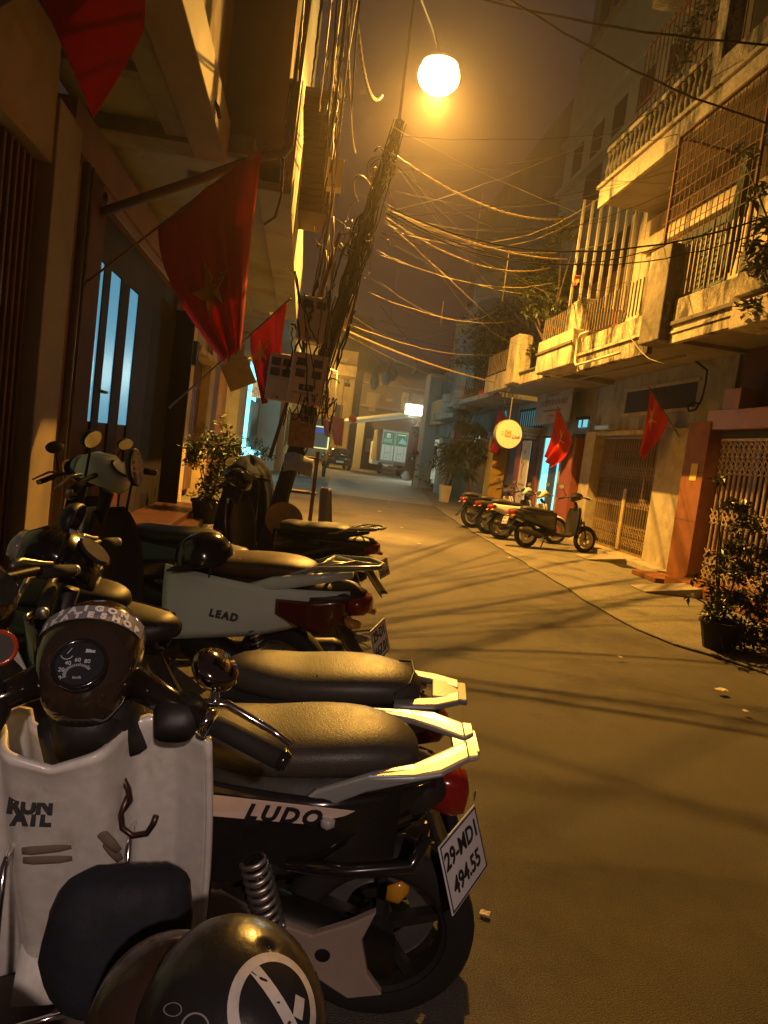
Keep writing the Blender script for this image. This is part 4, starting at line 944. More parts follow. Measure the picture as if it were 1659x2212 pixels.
def mirror(root, base, tip, rad=(.075,.05), ang=0, facing=(-1,0,.1), glass=MIR, round_=False):
    base, tip = Vector(base), Vector(tip)
    b = MB(); b.tube([base, base.lerp(tip,.5)+Vector((0,0,.01)), tip], .006, 8); o = b.build('mirror', CHR if round_ else BLK, root, smooth=True)
    f = Vector(facing).normalized(); up = Vector((0,0,1)); r_ = up.cross(f).normalized(); u = f.cross(r_); M_ = Matrix(((r_.x,u.x,f.x,tip.x),(r_.y,u.y,f.y,tip.y),(r_.z,u.z,f.z,tip.z),(0,0,0,1)))
    n = 24
    def ring(k, z): return [M_ @ Vector((rad[0]*k*math.cos(2*math.pi*j/n), rad[1]*k*math.sin(2*math.pi*j/n), z)) for j in range(n)]
    MB().rings([ring(.3,-.035), ring(.75,-.026), ring(.97,-.010), ring(1.0,.004), ring(.93,.007)]).build('mirror_shell', CHR if round_ else BLK, o, smooth=True)
    MB().rings([ring(.92,.0075), ring(.92,.0085)]).build('mirror_glass', glass, o)
    return o
def scooter(name, label, at_, yaw, lean, body=GLB, side=None, seat=SEATM, cowl=None, wb=1.22, r=.235, tail=-.38, seat_x=(-.16,.56), seat_z=.78,
            rack='rail', rackm=SILV, pl=None, text_side=None, head=(.98,1.03), mirrors=2, steer=0, muffler=True, shield=True, spokes=5, cat='scooter', group='scooters parked along the left side', kick=True, motorbike=False, spring=True, PD=.19, rim=ALU):
    at_ = Vector(at_); root = thing(name, label, cat, at_, (-R(lean), 0, R(yaw)), group)
    side = side or body; cowl = cowl or body; S0, S1 = seat_x; T = tail
    w = wheel(root, 0, r, .10, rim, spokes=spokes); w = wheel(root, wb, r, .085, rim, spokes=spokes)
    # main rear body
    b = MB(); b.loft([(T,0,.665,.035,.03,2.2),(T+.07,0,.655,.10,.055,2.3),(T+.20,0,.63,.135,.085,2.5),(0,0,.60,.15,.125,2.6),(.18,0,.58,.155,.145,2.6),(.34,0,.55,.15,.165,2.6),(S1-.05,0,.50,.125,.20,2.6),(S1+.02,0,.44,.10,.20,2.6)], 22)
    b.build('rear_body', BLK, root, smooth=True)
    for s in (1, -1):       # painted side panels standing proud of the body
        def F(a, c, s=s):
            x = T+.05+(S1-T-.07)*a; env = math.sin(min(1,a*1.6+.18)*math.pi/2)
            zt = .70-.015*math.sin(a*3); zb = .60-(.19 if motorbike else PD)*a**.8*env - .03; z = zt+(zb-zt)*c
            wd = (.06+.105*min(1,(a*2.4)**.7)) * (1-.10*a*a); y = s*(wd+.018*math.sin(c*math.pi) - .05*c*c*(1-a))
            return (x, y, z)
        MB().sheet(18, 8, F).build('side_panel', side, root, smooth=True, solid=.008)
    # seat
    b = MB(); sz = seat_z; L = S1-S0
    b.loft([(S0,0,sz-.055,.03,.02,2),(S0+.03,0,sz-.048,.085,.042,2.4),(S0+.10,0,sz-.042,.115,.05,2.6),(S0+.30*L,0,sz-.045,.135,.052,2.8),(S0+.5*L,0,sz-.058,.138,.05,2.8),(S0+.62*L,0,sz-.072,.130,.048,2.8),(S0+.8*L,0,sz-.07,.11,.05,2.7),(S1-.05,0,sz-.075,.085,.048,2.5),(S1,0,sz-.085,.03,.03,2)], 26)
    st = b.build('seat', seat, root, smooth=True, sub=1)
    b = MB(); xs = S0+.5*L; b.tube([(xs+.03, -.13, sz-.05), (xs, -.09, sz-.0165), (xs-.02, 0, sz-.009), (xs, .09, sz-.0165), (xs+.03, .13, sz-.05)], .0022, 5); b.build('seat_seam', BLK, st)
    # tail light, plate, fender
    b = MB(); b.loft([(T-.03,0,.635,.03,.03,2.5),(T-.01,0,.635,.07,.045,2.6),(T+.06,0,.63,.10,.05,2.8)], 16); b.build('tail_light', REDL, root, smooth=True)
    for s in (1,-1): MB().loft([(T-.02,s*.10,.57,.02,.012,2),(T+.02,s*.115,.575,.03,.02,2),(T+.05,s*.10,.58,.02,.02,2)], 10).build('turn_signal', AMB, root, smooth=True)
    b = MB(); b.sheet(14, 6, lambda a, c: (T+.14-.16*a-.10*a*a + .03*math.cos((c-.5)*3), (c-.5)*.13, .60-.36*a + .012*math.cos((c-.5)*3))); b.build('rear_mudguard', BLK, root, smooth=True, solid=.006)
    if pl: plate(root, T-.085, .48, 16, pl)
    # rack / grab rail
    if rack == 'rail':
        b = MB()
        for s in (1,-1):
            b.loft([(.10,s*.135,.60,.010,.02,3),(.02,s*.145,.655,.012,.026,3),(-.08,s*.140,.70,.013,.024,3),(T+.14,s*.115,.725,.022,.014,3),(T+.02,s*.085,.735,.032,.010,3),(T-.05,s*.04,.742,.04,.010,3)], 12)
        b.box(T-.075, T+.03, -.06, .06, .730, .748)
        b.build('grab_rail', rackm, root, smooth=False, bevel=.004)
    elif rack == 'tube':
        b = MB(); b.tube([(S0+.12,.14,.70),(S0+.0,.14,.745),(S0-.12,.10,.775),(T-.02,.06,.79),(T-.05,0,.79),(T-.02,-.06,.79),(S0-.12,-.10,.775),(S0,-.14,.745),(S0+.12,-.14,.70)], .012, 8)
        b.build('grab_rail', rackm, root, smooth=True)
    elif rack == 'plate':
        b = MB(); pts = [(S0+.10,.13,.735),(S0-.02,.12,.79),(T+.02,.085,.815),(T-.06,.03,.818),(T-.06,-.03,.818),(T+.02,-.085,.815),(S0-.02,-.12,.79),(S0+.10,-.13,.735)]
        b.tube(pts, .011, 8); b.tube([(S0-.02,.12,.79),(T+.06,0,.815),(S0-.02,-.12,.79)], .009, 6); b.tube([(T+.06,0,.815),(T-.05,0,.818)], .009, 6); b.tube([(S0-.02,.12,.79),(S0-.02,-.12,.79)], .009, 6)
        b.build('luggage_rack', rackm, root, smooth=True)
        b = MB()
        for s in (1,-1): b.loft([(.14,s*.15,.64,.012,.03,2.6),(.0,s*.148,.70,.02,.032,2.6),(-.14,s*.13,.735,.028,.028,2.6),(T+.04,s*.08,.78,.02,.015,2.4)], 12)
        b.build('grab_handle', side if side is not GLB else BLK, root, smooth=True)
    # power unit, shock, muffler, stand
    b = MB(); b.loft([(-.04,.09,.235,.035,.05,2.5),(.10,.10,.26,.05,.075,2.8),(.30,.09,.29,.07,.09,2.8),(.46,.05,.33,.09,.08,2.6),(.52,0,.36,.05,.05,2)], 16); b.build('power_unit', mat('engine_case', (.025,.022,.02), .5, .5, nz=(8,.4)), root, smooth=True)
    if spring:
        b = helix((.02,.125,.27), (.10,.125,.50), .026, 8, .0055); b.build('shock_spring', ALU, root, smooth=True)
        MB().tube([(.02,.125,.25),(.10,.125,.52)], .012, 8).build('shock_rod', CHR, root)
    if muffler: MB().tube([(.42,-.10,.25),(.25,-.135,.25),(.12,-.145,.27),(-.20,-.150,.33),(-.24,-.150,.335)], [.018,.03,.05,.055,.03], 14).build('muffler', BLK, root, smooth=True)
    if kick: MB().tube([(.50,.12,.24),(.52,.30,.012+.0)], .011, 8).build('side_stand', BLK, root)
    # floor and leg shield, front fender, fork
    hx, hz_ = head
    if not motorbike:
        b = MB(); b.loft([(S1-.06,0,.33,.11,.07,3),(S1+.05,0,.29,.15,.035,3.5),(wb-.42,0,.285,.155,.03,3.5),(wb-.36,0,.32,.14,.05,3)], 18); b.build('floorboard', BLK, root, smooth=True)
    if shield:
        def F(a, c):
            zz = .30+(hz_-.19-.30)*a; y = (c-.5)*2; wd = .155+.05*math.sin(a*math.pi*.85)-.06*a**6
            x = wb-.34+ (hx-.02-(wb-.34))*a**1.1 + .085*(1-y*y*.95)*(1-.2*a); return (x, y*wd, zz)
        MB().sheet(16, 16, F).build('leg_shield', BLK if cowl is not WHT else WHT, root, smooth=True, solid=.014)
        def F2(a, c):
            p = F(a*.94+.03, c*.96+.02); y = (c-.5)*2; return (p[0]+.035+.05*(1-y*y), p[1], p[2]+.01)
        MB().sheet(16, 16, F2).build('front_apron', cowl, root, smooth=True, solid=.008)
    b = MB(); b.sheet(16, 8, lambda a, c: (wb + (r+.035)*math.cos(.10+a*2.35), (c-.5)*.13*(1-.5*abs(a-.5)), r + (r+.035)*math.sin(.10+a*2.35) - .04*abs(c-.5)**2*4)); b.build('front_mudguard', cowl, root, smooth=True, solid=.005)
    b = MB()
    for s in (.055,-.055): b.tube([(wb,s,r),(wb-.09,s,r+.36)], .014, 8)
    b.tube([(wb-.09,0,r+.30),(hx,0,hz_-.10)], .03, 10); b.build('fork', BLK, root, smooth=True)
    # handlebar unit
    hr = thing('handlebar', '', '', (hx,0,hz_), (0,-.35,R(steer)))
    del hr['label']; del hr['category']; hr.parent = root
    b = MB(); b.loft([(-.10,0,-.035,.05,.035,2.4),(-.05,0,-.01,.095,.055,2.5),(.03,0,.0,.12,.075,2.5),(.10,0,-.01,.10,.07,2.4),(.15,0,-.03,.05,.045,2.2)], 20); hd = b.build('head_cowl', cowl, hr, smooth=True)
    MB().loft([(.125,0,-.02,.075,.048,2.3),(.158,0,-.025,.068,.042,2.2),(.17,0,-.028,.03,.02,2)], 18).build('headlight', GLS, hr, smooth=True)
    MB().lathe([(.055,0),(.058,.006),(.05,.012)], 22, Matrix.Translation((-.055,0,.042)) @ Matrix.Rotation(-.35,4,'Y')).build('speedometer', mat('gauge_glass', (.03,.03,.035), .08, coat=1), hr)
    bar = MB(); bar.tube([(-.05,.33,-.02),(-.02,.22,-.005),(0,.08,0),(0,-.08,0),(-.02,-.22,-.005),(-.05,-.33,-.02)], .012, 10); bar.build('bar', BLK, hr, smooth=True)
    for s in (1,-1):
        MB().tube([(-.026,s*.235,-.008),(-.055,s*.35,-.024)], .018, 12).build('grip', RUB, hr, smooth=True)
        MB().tube([(-.056,s*.353,-.024),(-.058,s*.365,-.025)], .016, 12).build('bar_end', ALU, hr, smooth=True)
        MB().tube([(.02,s*.18,.0),(.035,s*.24,-.008),(.02,s*.33,-.035),(.01,s*.36,-.04)], [.008,.008,.006,.006], 8).build('brake_lever', ALU, hr, smooth=True)
    if mirrors >= 1: mirror(hr, (-.01,.20,.01), (-.02,.27,.21), (.065,.042))
    if mirrors >= 2: mirror(hr, (-.01,-.20,.01), (-.02,-.27,.21), (.065,.042))
    flatten(hr)
    return root, None

def flatten(hr):
    root = hr.parent; M0 = Matrix.Translation(hr.location) @ hr.rotation_euler.to_matrix().to_4x4()
    for ch in [o for o in bpy.data.objects if o.parent == hr]:
        ml = M0 @ ch.matrix_basis; ch.parent = root; ch.matrix_parent_inverse = Matrix.Identity(4); ch.matrix_basis = ml
    bpy.data.objects.remove(hr)
def helmet(label, loc, rad, m, rot=(0,0,0), visor=True, group=None, sticker=None):
    t = thing('helmet', label, 'helmet', loc, rot, group)
    pr = [(rad*1.03,-rad*.34),(rad*1.05,-.26*rad)]+[(rad*math.cos(a*math.pi/2/9)*1.02, rad*.98*math.sin(a*math.pi/2/9)) for a in range(0,9)]+[(.002, rad*.98)]
    o = MB().lathe(pr, 36, cap=False).build('shell', m, t, smooth=True, solid=.006)
    o.scale = (1.12, 1, 1)
    MB().lathe([(rad*1.04,-.36*rad),(rad*1.075,-.32*rad),(rad*1.05,-.26*rad)], 36, cap=False).build('rim_band', BLK, o, smooth=True)
    if visor: MB().sheet(6, 14, lambda a, c: ((rad*1.12+.055*a*math.cos((c-.5)*2.2))*math.cos((c-.5)*1.9), (rad*1.03+.03*a)*math.sin((c-.5)*1.9), -.12*rad-.018*a)).build('peak', BLK, t, smooth=True, solid=.004)
    MB().tube([(0,rad*.98,-.3*rad),(.02,rad*.7,-1.0*rad),(.03,0,-1.35*rad),(.02,-rad*.7,-1.0*rad),(0,-rad*.98,-.3*rad)], .007, 6).build('chin_strap', BLK, t, smooth=True)
    return t

# ---- scooter 2: black with silver grab rail and LUDO stripe
s2, h2_ = scooter('scooter', 'black scooter with silver grab rail, red tail lamp and white plate 29-MD1 494.55', (.33,1.715,0), 174, 7, spring=False, body=GLB, r=.245, tail=-.13, seat_x=(-.04,.55), seat_z=.79, rack='none', wb=1.18, head=(1.04,1.0), mirrors=0, steer=-8, rim=BLK)
for ch in list(s2.children):
    if ch.name.startswith(('tail_light','turn_signal','rear_mudguard')): bpy.data.objects.remove(ch)
b = MB()    # broad angular grab rail
for s in (1,-1):
    b.loft([(.235,s*.150,.585,.006,.016,3.5),(.17,s*.156,.645,.008,.028,3.5),(.06,s*.150,.70,.010,.022,3.5),(-.04,s*.128,.722,.030,.009,3.5),(-.10,s*.098,.732,.046,.008,3.5),(-.165,s*.045,.742,.044,.007,3.5)], 12)
    b.loft([(-.165,s*.045,.742,.044,.007,3.5),(-.188,s*.052,.746,.030,.006,3.5)], 12)
b.prism([(-.135,-.075,.738),(-.135,.075,.738),(-.195,.048,.748),(-.195,-.048,.748)], (0,0,-.010)); b.build('grab_rail', SILV, s2, bevel=.002).location = (.02,0,.03)
b = MB(); b.loft([(-.172,0,.640,.018,.018,3.4),(-.163,0,.640,.042,.048,3.4),(-.13,0,.645,.055,.056,3.4),(-.06,0,.655,.05,.045,3.4)], 18); b.build('tail_lamp', REDL, s2, smooth=True)
MB().prism([(-.188,.018,.655),(-.188,.010,.655),(-.190,-.004,.618),(-.190,.004,.618)], (-.002,0,0)).build('lamp_mark', GLS, s2)
MB().prism([(-.188,-.006,.640),(-.188,-.012,.640),(-.190,.004,.618),(-.190,.008,.618)], (-.002,0,0)).build('lamp_mark', GLS, s2)
pl2 = plate(s2, -.165, .475, 22, ('29-MD1','494.55'), w=.215, h=.165, sz=.057)
pl2.matrix_basis = Matrix.Translation((-.185,.02,.475)) @ Matrix.Rotation(R(-30),4,'Z') @ Matrix.Translation((.165,0,-.475)) @ pl2.matrix_basis
MB().sheet(10, 4, lambda a, c: (-.06-.10*a, (c-.5)*.17, .64-.20*a)).build('plate_bracket', BLK, s2, smooth=True, solid=.01)
# LUDO stripe on the left flank
LST = mat('pink_white_sticker', (.58,.46,.40), .45)
MB().prism([(.58,.190,.675),(.58,.190,.628),(.20,.190,.640),(.12,.186,.668),(.10,.186,.682),(.54,.190,.684)], (0,.003,0)).build('side_sticker', LST, s2, bevel=.001)
b = MB()
for z in (.672,.665): b.bar((.565,.1945,z-.002),(.42,.1945,z+.003),.0014,.0014)
b.bar((.53,.1945,.655),(.47,.1945,.655),.0016,.0018); b.bar((.53,.1945,.655),(.53,.1945,.634),.0016,.0018); b.bar((.47,.1945,.655),(.45,.1945,.645),.0016,.0018); b.bar((.45,.1945,.645),(.43,.1945,.657),.0016,.0018)
b.build('sticker_lines', PLK, s2, kind='stuff')
text('LUDO', .050, PLK, s2, frame((.255,.1948,.656), (-1,0,.02), (0,0,1)), 'side_lettering', .001, shear=.35, space=1.3, bold=.0022)
MB().loft([(.17,.190,.648,.008,.012,2),(.155,.194,.648,.012,.014,2),(.14,.190,.648,.006,.010,2)], 12).build('side_bolt', GLS, s2, smooth=True)
MB().tube([(.235,.165,.515),(.10,.172,.52),(-.04,.16,.54),(-.07,.13,.60)], .017, 8).build('side_tube', GLB, s2, smooth=True)
# visible motor arm with hole and big spring
AR = mat('cream_cast_arm', (.32,.25,.20), .5, nz=(4,.15))
q = MB(); arm = [(.40,.45),(.30,.40),(.16,.36),(.08,.40),(.02,.44),(.045,.36),(.02,.27),(-.02,.22),(.06,.20),(.16,.26),(.28,.27),(.42,.33)]
q.prism([(x,.135,z-.03) for x, z in arm], (0,.022,0)); q.build('swing_arm', AR, s2, bevel=.004)
MB().lathe([(.014,0),(.018,.003),(.009,.004),(.008,.001)], 16, Matrix.Translation((.13,.158,.285)) @ Matrix.Rotation(R(-90),4,'X')).build('arm_hole', PLK, s2)
helix((.255,.16,.34), (.31,.16,.52), .030, 9, .0065).build('big_shock_spring', ALU, s2, smooth=True)
MB().loft([(.39,.04,.28,.10,.14,3),(.50,.04,.30,.12,.16,3),(.58,.03,.33,.10,.12,3)], 16).build('battery_box', BLK, s2, smooth=True)
MB().loft([(-.05,.11,.44,.006,.012,2),(-.03,.115,.435,.012,.030,2.2),(.0,.115,.43,.006,.02,2)], 12).build('amber_signal', AMB, s2, smooth=True)

# ---- scooter 3: grey seat with printed tail, silver winged rail, black and white cowl
s3, h3_ = scooter('scooter', 'black scooter with ribbed olive seat and white edged front cowl, second from the viewer', (.40,2.17,0), 170, 7, body=GLB, cowl=GLB, r=.24, tail=-.12, seat_x=(-.06,.56), seat_z=.79, rack='rail', rackm=mat('dull_silver', (.30,.30,.29), .4, .4), wb=1.24, head=(1.05,1.0), mirrors=1, steer=10, pl=None)
text('MBIGO', .03, PLK, s3, frame((.03,-.02,.788), (0,-1,0), (1,0,0)), 'seat_lettering', .001, bold=.0008)
b = MB(); b.tube([(.02,-.12,.765),(-.02,-.08,.785),(-.03,0,.789),(-.02,.08,.785),(.02,.12,.765)], .003, 5); b.build('seat_rib', BLK, s3, smooth=True)
b = MB(); b.prism([(1.16,.17,.86),(1.22,.17,.70),(1.16,.20,.52),(1.05,.205,.70)], (0,.012,0)); b.build('white_cowl_panel', WHT, s3, bevel=.004)
# ---- scooter 4: pale green white side with dark red rear panel
s4, h4_ = scooter('scooter', 'pale white scooter with brown seat, dark red rear panel and silver luggage rack', (.04,3.62,0), 156, 7, body=CYW, side=CYW, seat=SEATB, cowl=CYW, r=.235, rack='plate', pl=('29-D1','667.01'), PD=.235, head=(.98,1.05), steer=6, mirrors=1)
text('LEAD', .05, mat('grey_badge', (.12,.12,.11), .4, .5), s4, frame((.22,.176,.52), (-1,0,0), (0,0,1)), 'badge', .003, shear=.25, space=1.3, bold=.002)
b = MB(); b.sheet(12, 6, lambda a, c: (-.335+.30*a, (.075+.085*min(1,(a*2)**.6))+.018, .675-.03*a-(.15-.13*abs(a-.35))*c)); b.build('rear_panel', DRED, s4, smooth=True, solid=.006)
s4.scale = (1.1,1.1,1.1)
b = MB(); b.loft([(.55,.15,.30,.02,.05,2.5),(.75,.165,.29,.02,.045,2.5),(.92,.16,.33,.012,.03,2.4)], 12); b.build('lower_side_trim', CYW, s4, smooth=True)
# ---- scooter 5: dark step-through at the far end of the row
s5, h5_ = scooter('scooter', 'black scooter at the far end of the row with silver rack and small plate', (.42,6.15,0), 150, 7, body=GLB, r=.25, rack='plate', pl=('29-B1','283.64'), head=(1.0,1.05), mirrors=1, steer=-6, wb=1.26)
s6, _h = scooter('scooter', 'all black scooter squeezed between the ribbed seat and the pale white scooter', (-.72,2.95,0), 160, 7, body=GLB, seat=BLK, cowl=GLB, r=.235, rack='none', head=(1.0,1.03), mirrors=2, steer=14)
s7, _h = scooter('scooter', 'all black scooter with gloss head cowl squeezed beyond the hanging helmet', (-.55,4.85,0), 152, 7, body=GLB, seat=BLK, cowl=GLB, r=.235, rack='none', head=(1.0,1.05), mirrors=2, steer=-12)
def local_of(root, p): return (Matrix.Translation(root.location) @ root.rotation_euler.to_matrix().to_4x4()).inverted() @ Vector(p)
_a, _b = local_of(s6, ay(272,1108,3.25)), local_of(s6, ay(293,1010,3.25)); _f = (Euler(s6.rotation_euler).to_matrix().inverted() @ Vector((.93,-.30,.12)))
mirror(s6, _a, _b, (.055,.085), facing=_f)
for ch in list(s6.children):
    if ch.name.startswith(('tail_light','turn_signal')): bpy.data.objects.remove(ch)
# ---- scooter 1: white step-through right under the viewer
s1 = thing('scooter', 'white and black scooter with round speedometer, black grips and a black bag on its rack', 'scooter', (-.22,0,0), (-R(2.5), 0, R(94)), 'scooters parked along the left side')
# local x forward (street), y left
WSH = WHT
def SH1(a, c):      # leg shield, seen from the rider's side; a runs up, c from left to right
    y = (c-.5)*2; z = .30+.62*a; wd = .205+.012*math.sin(a*3)
    x = 1.42-.20*a
    x -= .105*(.55+.45*a)/(1+math.exp((abs(y+.12)-.42)*30))      # central steering column stands out towards the rider
    x -= .05*max(0,abs(y)-.72)*3                                 # wings curl back
    z -= .075*a**10*max(0, .62-abs(y+.12))                       # dip round the neck
    z -= .05*a**6*max(0, abs(y)-.5)
    return (x, -y*wd-.035, z)
MB().sheet(28, 60, SH1).build('leg_shield', WSH, s1, smooth=True, solid=.012)
MB().sheet(20, 20, lambda a, c: (SH1(a*.95, c)[0]+.10+.05*(1-(2*c-1)**2), SH1(a, c)[1]*.98, SH1(a*.95, c)[2])).build('front_apron', WSH, s1, smooth=True, solid=.01)
for s in (1,-1): MB().tube([SH1(t_, .5-.5*s*.995) for t_ in [i/14 for i in range(15)]], .0075, 8).build('shield_edging', WSH, s1, smooth=True)
# vents, maker's words, hook
DKV = mat('vent_shadow', (.16,.12,.09), .8)
for (c_, a_, rot) in ((.39,.64,.10),(.39,.60,.03),(.60,.68,-.85),(.61,.645,-.95)):
    MB().loft([(-.040,0,0,.002,.006,2),(-.02,0,0,.004,.009,2),(.022,0,0,.004,.009,2),(.038,0,0,.002,.006,2)],10).build('shield_vent', DKV, s1, smooth=True)
    o = s1.children[-1]; o.location = Vector(SH1(a_, c_))+Vector((-.007,0,0)); o.rotation_euler = (0, rot, R(90))
for s, a_ in (('RUN',.80),('ATL',.755)):
    p = SH1(a_, .35); text(s, .033, PLK, s1, frame((p[0]-.0105, p[1], p[2]), (0,-1,-.06), (.25,0,1)), 'shield_lettering', .001, bold=.0018)
p = Vector(SH1(.74,.68)); hk = MB()
hk.tube([p+Vector(q_) for q_ in ((0,.02,.075),(-.03,.018,.072),(-.045,.012,.055),(-.05,.0,.035),(-.05,-.004,.015),(-.048,.006,-.002))], .0055, 8)
hk.tube([p+Vector(q_) for q_ in ((-.048,.0,.02),(-.05,.01,-.01),(-.052,.006,-.034),(-.056,-.012,-.046),(-.06,-.036,-.040),(-.062,-.046,-.022),(-.062,-.050,-.008))], .0055, 8)
hk.tube([p+Vector(q_) for q_ in ((-.012,.05,.0),(-.046,.012,.008))], .005, 8)
hk.build('bag_hook', mat('bronze_hook', (.10,.06,.045), .35, .8), s1, smooth=True)
# chrome inner rack holding the bag
b = MB()
for c_ in (.26,.685):
    p = Vector(SH1(.60,c_)); b.tube([p+Vector(q_) for q_ in ((0,0,.02),(-.03,0,.025),(-.055,0,.01),(-.075,0,-.05),(-.10,0,-.17),(-.11,0,-.24))], .0060, 10)
pa, pb = Vector(SH1(.60,.26))+Vector((-.11,0,-.24)), Vector(SH1(.60,.685))+Vector((-.11,0,-.24)); b.tube([pa, pb], .006, 10)
b.build('bag_rack', CHR, s1, smooth=True)
# headset: black bowl, speedometer, bars
hd = thing('handlebar', '', '', (1.19,-.045,1.02), (0,-.42,0)); del hd['label']; del hd['category']; hd.parent = s1
GLBR = mat('gloss_brown_black', (.035,.022,.015), .14, coat=.8)
MB().loft([(-.13,0,-.03,.055,.045,2.4),(-.09,0,-.005,.085,.07,2.5),(-.03,0,.01,.105,.085,2.4),(.04,0,.015,.112,.092,2.2),(.10,0,.01,.10,.085,2.1),(.15,0,0,.07,.06,2),(.17,0,0,.02,.02,2)], 28).build('head_bowl', GLBR, hd, smooth=True, sub=1)
MB().loft([(-.12,0,-.13,.055,.055,2.5),(-.06,0,-.12,.080,.07,2.5),(.03,0,-.12,.075,.06,2.5)], 20).build('column_cover', BLK, hd, smooth=True)
MB().loft([(-.22,0,-.07,.065,.06,2.2),(-.16,0,-.04,.078,.07,2.3),(-.06,0,-.03,.09,.06,2.4)], 20, 'z').build('neck_cover', BLK, hd, smooth=True)
GM = Matrix.Translation((-.080,0,.068)) @ Matrix.Rotation(-.42,4,'Y') @ Matrix.Scale(.90,4)
MB().lathe([(.060,-.02),(.062,.0),(.060,.008),(.053,.010),(.051,.004)], 36, GM, cap=False).build('gauge_ring', GLB, hd, smooth=True)
gf = MB().lathe([(.052,.000),(.052,.004)], 32, GM).build('speedometer', mat('gauge_face', (.020,.020,.026), .3, coat=.8), hd)
GF = mat('gauge_print', (.55,.55,.62), .5, emit=((.30,.30,.40), .06))
G2 = GM @ Matrix.Rotation(R(-90),4,'Z') @ Matrix.Translation((0,0,.0052))      # x right, y up on the dial
for k, s in enumerate(('0','20','40','60','80')):
    a = R(205-33*k-8); text(s, .0135, GF, gf, G2 @ Matrix.Translation((.037*math.cos(a), -.026+.034*math.sin(a) if True else 0, 0)), 'dial_number', .0003)
q = MB()
for k in range(23):
    a = R(200-7.5*k); r0 = .024; r1 = .031 if k % 5 else .034; q.bar((r0*math.cos(a),-.026+r0*math.sin(a)*.8,0),(r1*math.cos(a),-.026+r1*math.sin(a)*.8,0),.0011,.0006)
q.build('dial_ticks', GF, gf, kind='stuff').matrix_local = G2
text('km/h', .009, GF, gf, G2 @ Matrix.Translation((0,-.034,0)), 'dial_print', .0003); text('50cc', .011, GF, gf, G2 @ Matrix.Translation((.018,.030,0)), 'dial_print', .0003, bold=.0006)
q = MB(); q.tube([(-.030+.013*math.cos(a_), .022+.013*math.sin(a_), 0) for a_ in [R(200+10*i) for i in range(15)]], .0009, 4); q.bar((-.030,.022,0),(-.022,.036,0),.0012,.0008); o = q.build('fuel_dial', GF, gf); o.matrix_local = G2
# pale sticker over the bowl with lettering
def BW(a, c, off=.0): # on the bowl's top
    th = R(60)*(c-.5)*2.1; x = .015+.045*a; w_ = .113+off; return (x, -math.sin(th)*w_, .012+math.cos(th)*(.094+off))
MB().sheet(4, 24, lambda a, c: BW(a, c, .0035)).build('bowl_sticker', mat('grey_sticker', (.20,.20,.22), .5), hd, smooth=True)
STL = mat('white_sticker_print', (.80,.80,.82), .5)
for row, (s, xx) in enumerate((('SAIGON', .048), ('SKATESHOP', .026))):
    n_ = len(s)
    for k, ch in enumerate(s):
        th = R(60)*((k+.5)/n_-.5)*(1.35 if row == 0 else 1.95); w_ = .1175
        text(ch, .024, STL, hd, frame((xx, -math.sin(th)*w_, .012+math.cos(th)*.0985), (0,-math.cos(th),-math.sin(th)), (1,0,.0)), 'sticker_letter', .0004, bold=.0016)
gold = mat('gold_black_bar', (.03,.022,.014), .18, .5, coat=.8)
for s in (1,-1):
    MB().tube([(-.02,s*0.070,-.02),(-.05,s*0.131,-.035),(-.085,s*0.196,-.045)], [.028,.022,.017], 14).build('bar', gold, hd, smooth=True)
    MB().tube([(-.083,s*0.193,-.045),(-.088,s*0.202,-.046)], .024, 14).build('bar_clamp', CHR, hd, smooth=True)
    MB().tube([(-.09,s*0.207,-.046),(-.100,s*0.228,-.049),(-.145,s*0.313,-.062)], [.016,.0175,.0175], 14).build('grip', RUB, hd, smooth=True)
    MB().tube([(-.145,s*0.314,-.062),(-.152,s*0.327,-.064)], [.020,.013], 12).build('bar_end', GLB, hd, smooth=True)
    MB().tube([(-.04,s*0.174,-.045),(-.03,s*0.226,-.06),(-.06,s*0.304,-.09),(-.085,s*0.335,-.095)], [.007,.008,.006,.005], 8).build('brake_lever', CHR, hd, smooth=True)
    MB().loft([(-.105,s*0.144,-.05,.03,.02,2.6),(-.06,s*0.152,-.045,.045,.028,2.8),(-.03,s*0.152,-.05,.03,.02,2.5)], 14).build('switch_housing', BLK, hd, smooth=True)
MB().tube([(-.04,-.205,-.05),(.02,-.20,-.05)], .008, 8).build('mirror_stem', CHR, hd, smooth=True)
MB().lathe([(.002,-.030),(.028,-.026),(.042,-.010),(.044,.004),(.036,.016),(.002,.020)], 26, Matrix.Translation((.03,-.20,-.035)) @ Matrix.Rotation(.5,4,'X')).build('bullet_mirror', mat('smoked_chrome', (.35,.30,.25), .08, 1), hd, smooth=True)
wheel(s1, 1.52, .235, .085)
b = MB()
for s in (.055,-.055): b.tube([(1.52,s,.235),(1.42,s,.6)], .014, 8)
b.tube([(1.42,0,.55),(1.17,0,.92)], .028, 10); b.build('fork', BLK, s1, smooth=True)
MB().sheet(16, 8, lambda a, c: (1.52+.275*math.cos(.1+a*2.6), (c-.5)*.16, .235+.275*math.sin(.1+a*2.6))).build('front_mudguard', WSH, s1, smooth=True, solid=.005)
MB().loft([(.50,0,.30,.13,.03,3.5),(.8,0,.275,.17,.025,3.5),(1.25,0,.275,.17,.025,3.5),(1.36,0,.31,.16,.04,3)], 18).build('floorboard', mat('brown_floor_mat', (.14,.10,.08), .8), s1, smooth=True)
MB().loft([(.02,0,.55,.12,.16,2.6),(.30,0,.53,.15,.20,2.6),(.55,0,.48,.14,.20,2.6),(.64,0,.44,.10,.16,2.4)], 20).build('rear_body', WSH, s1, smooth=True)
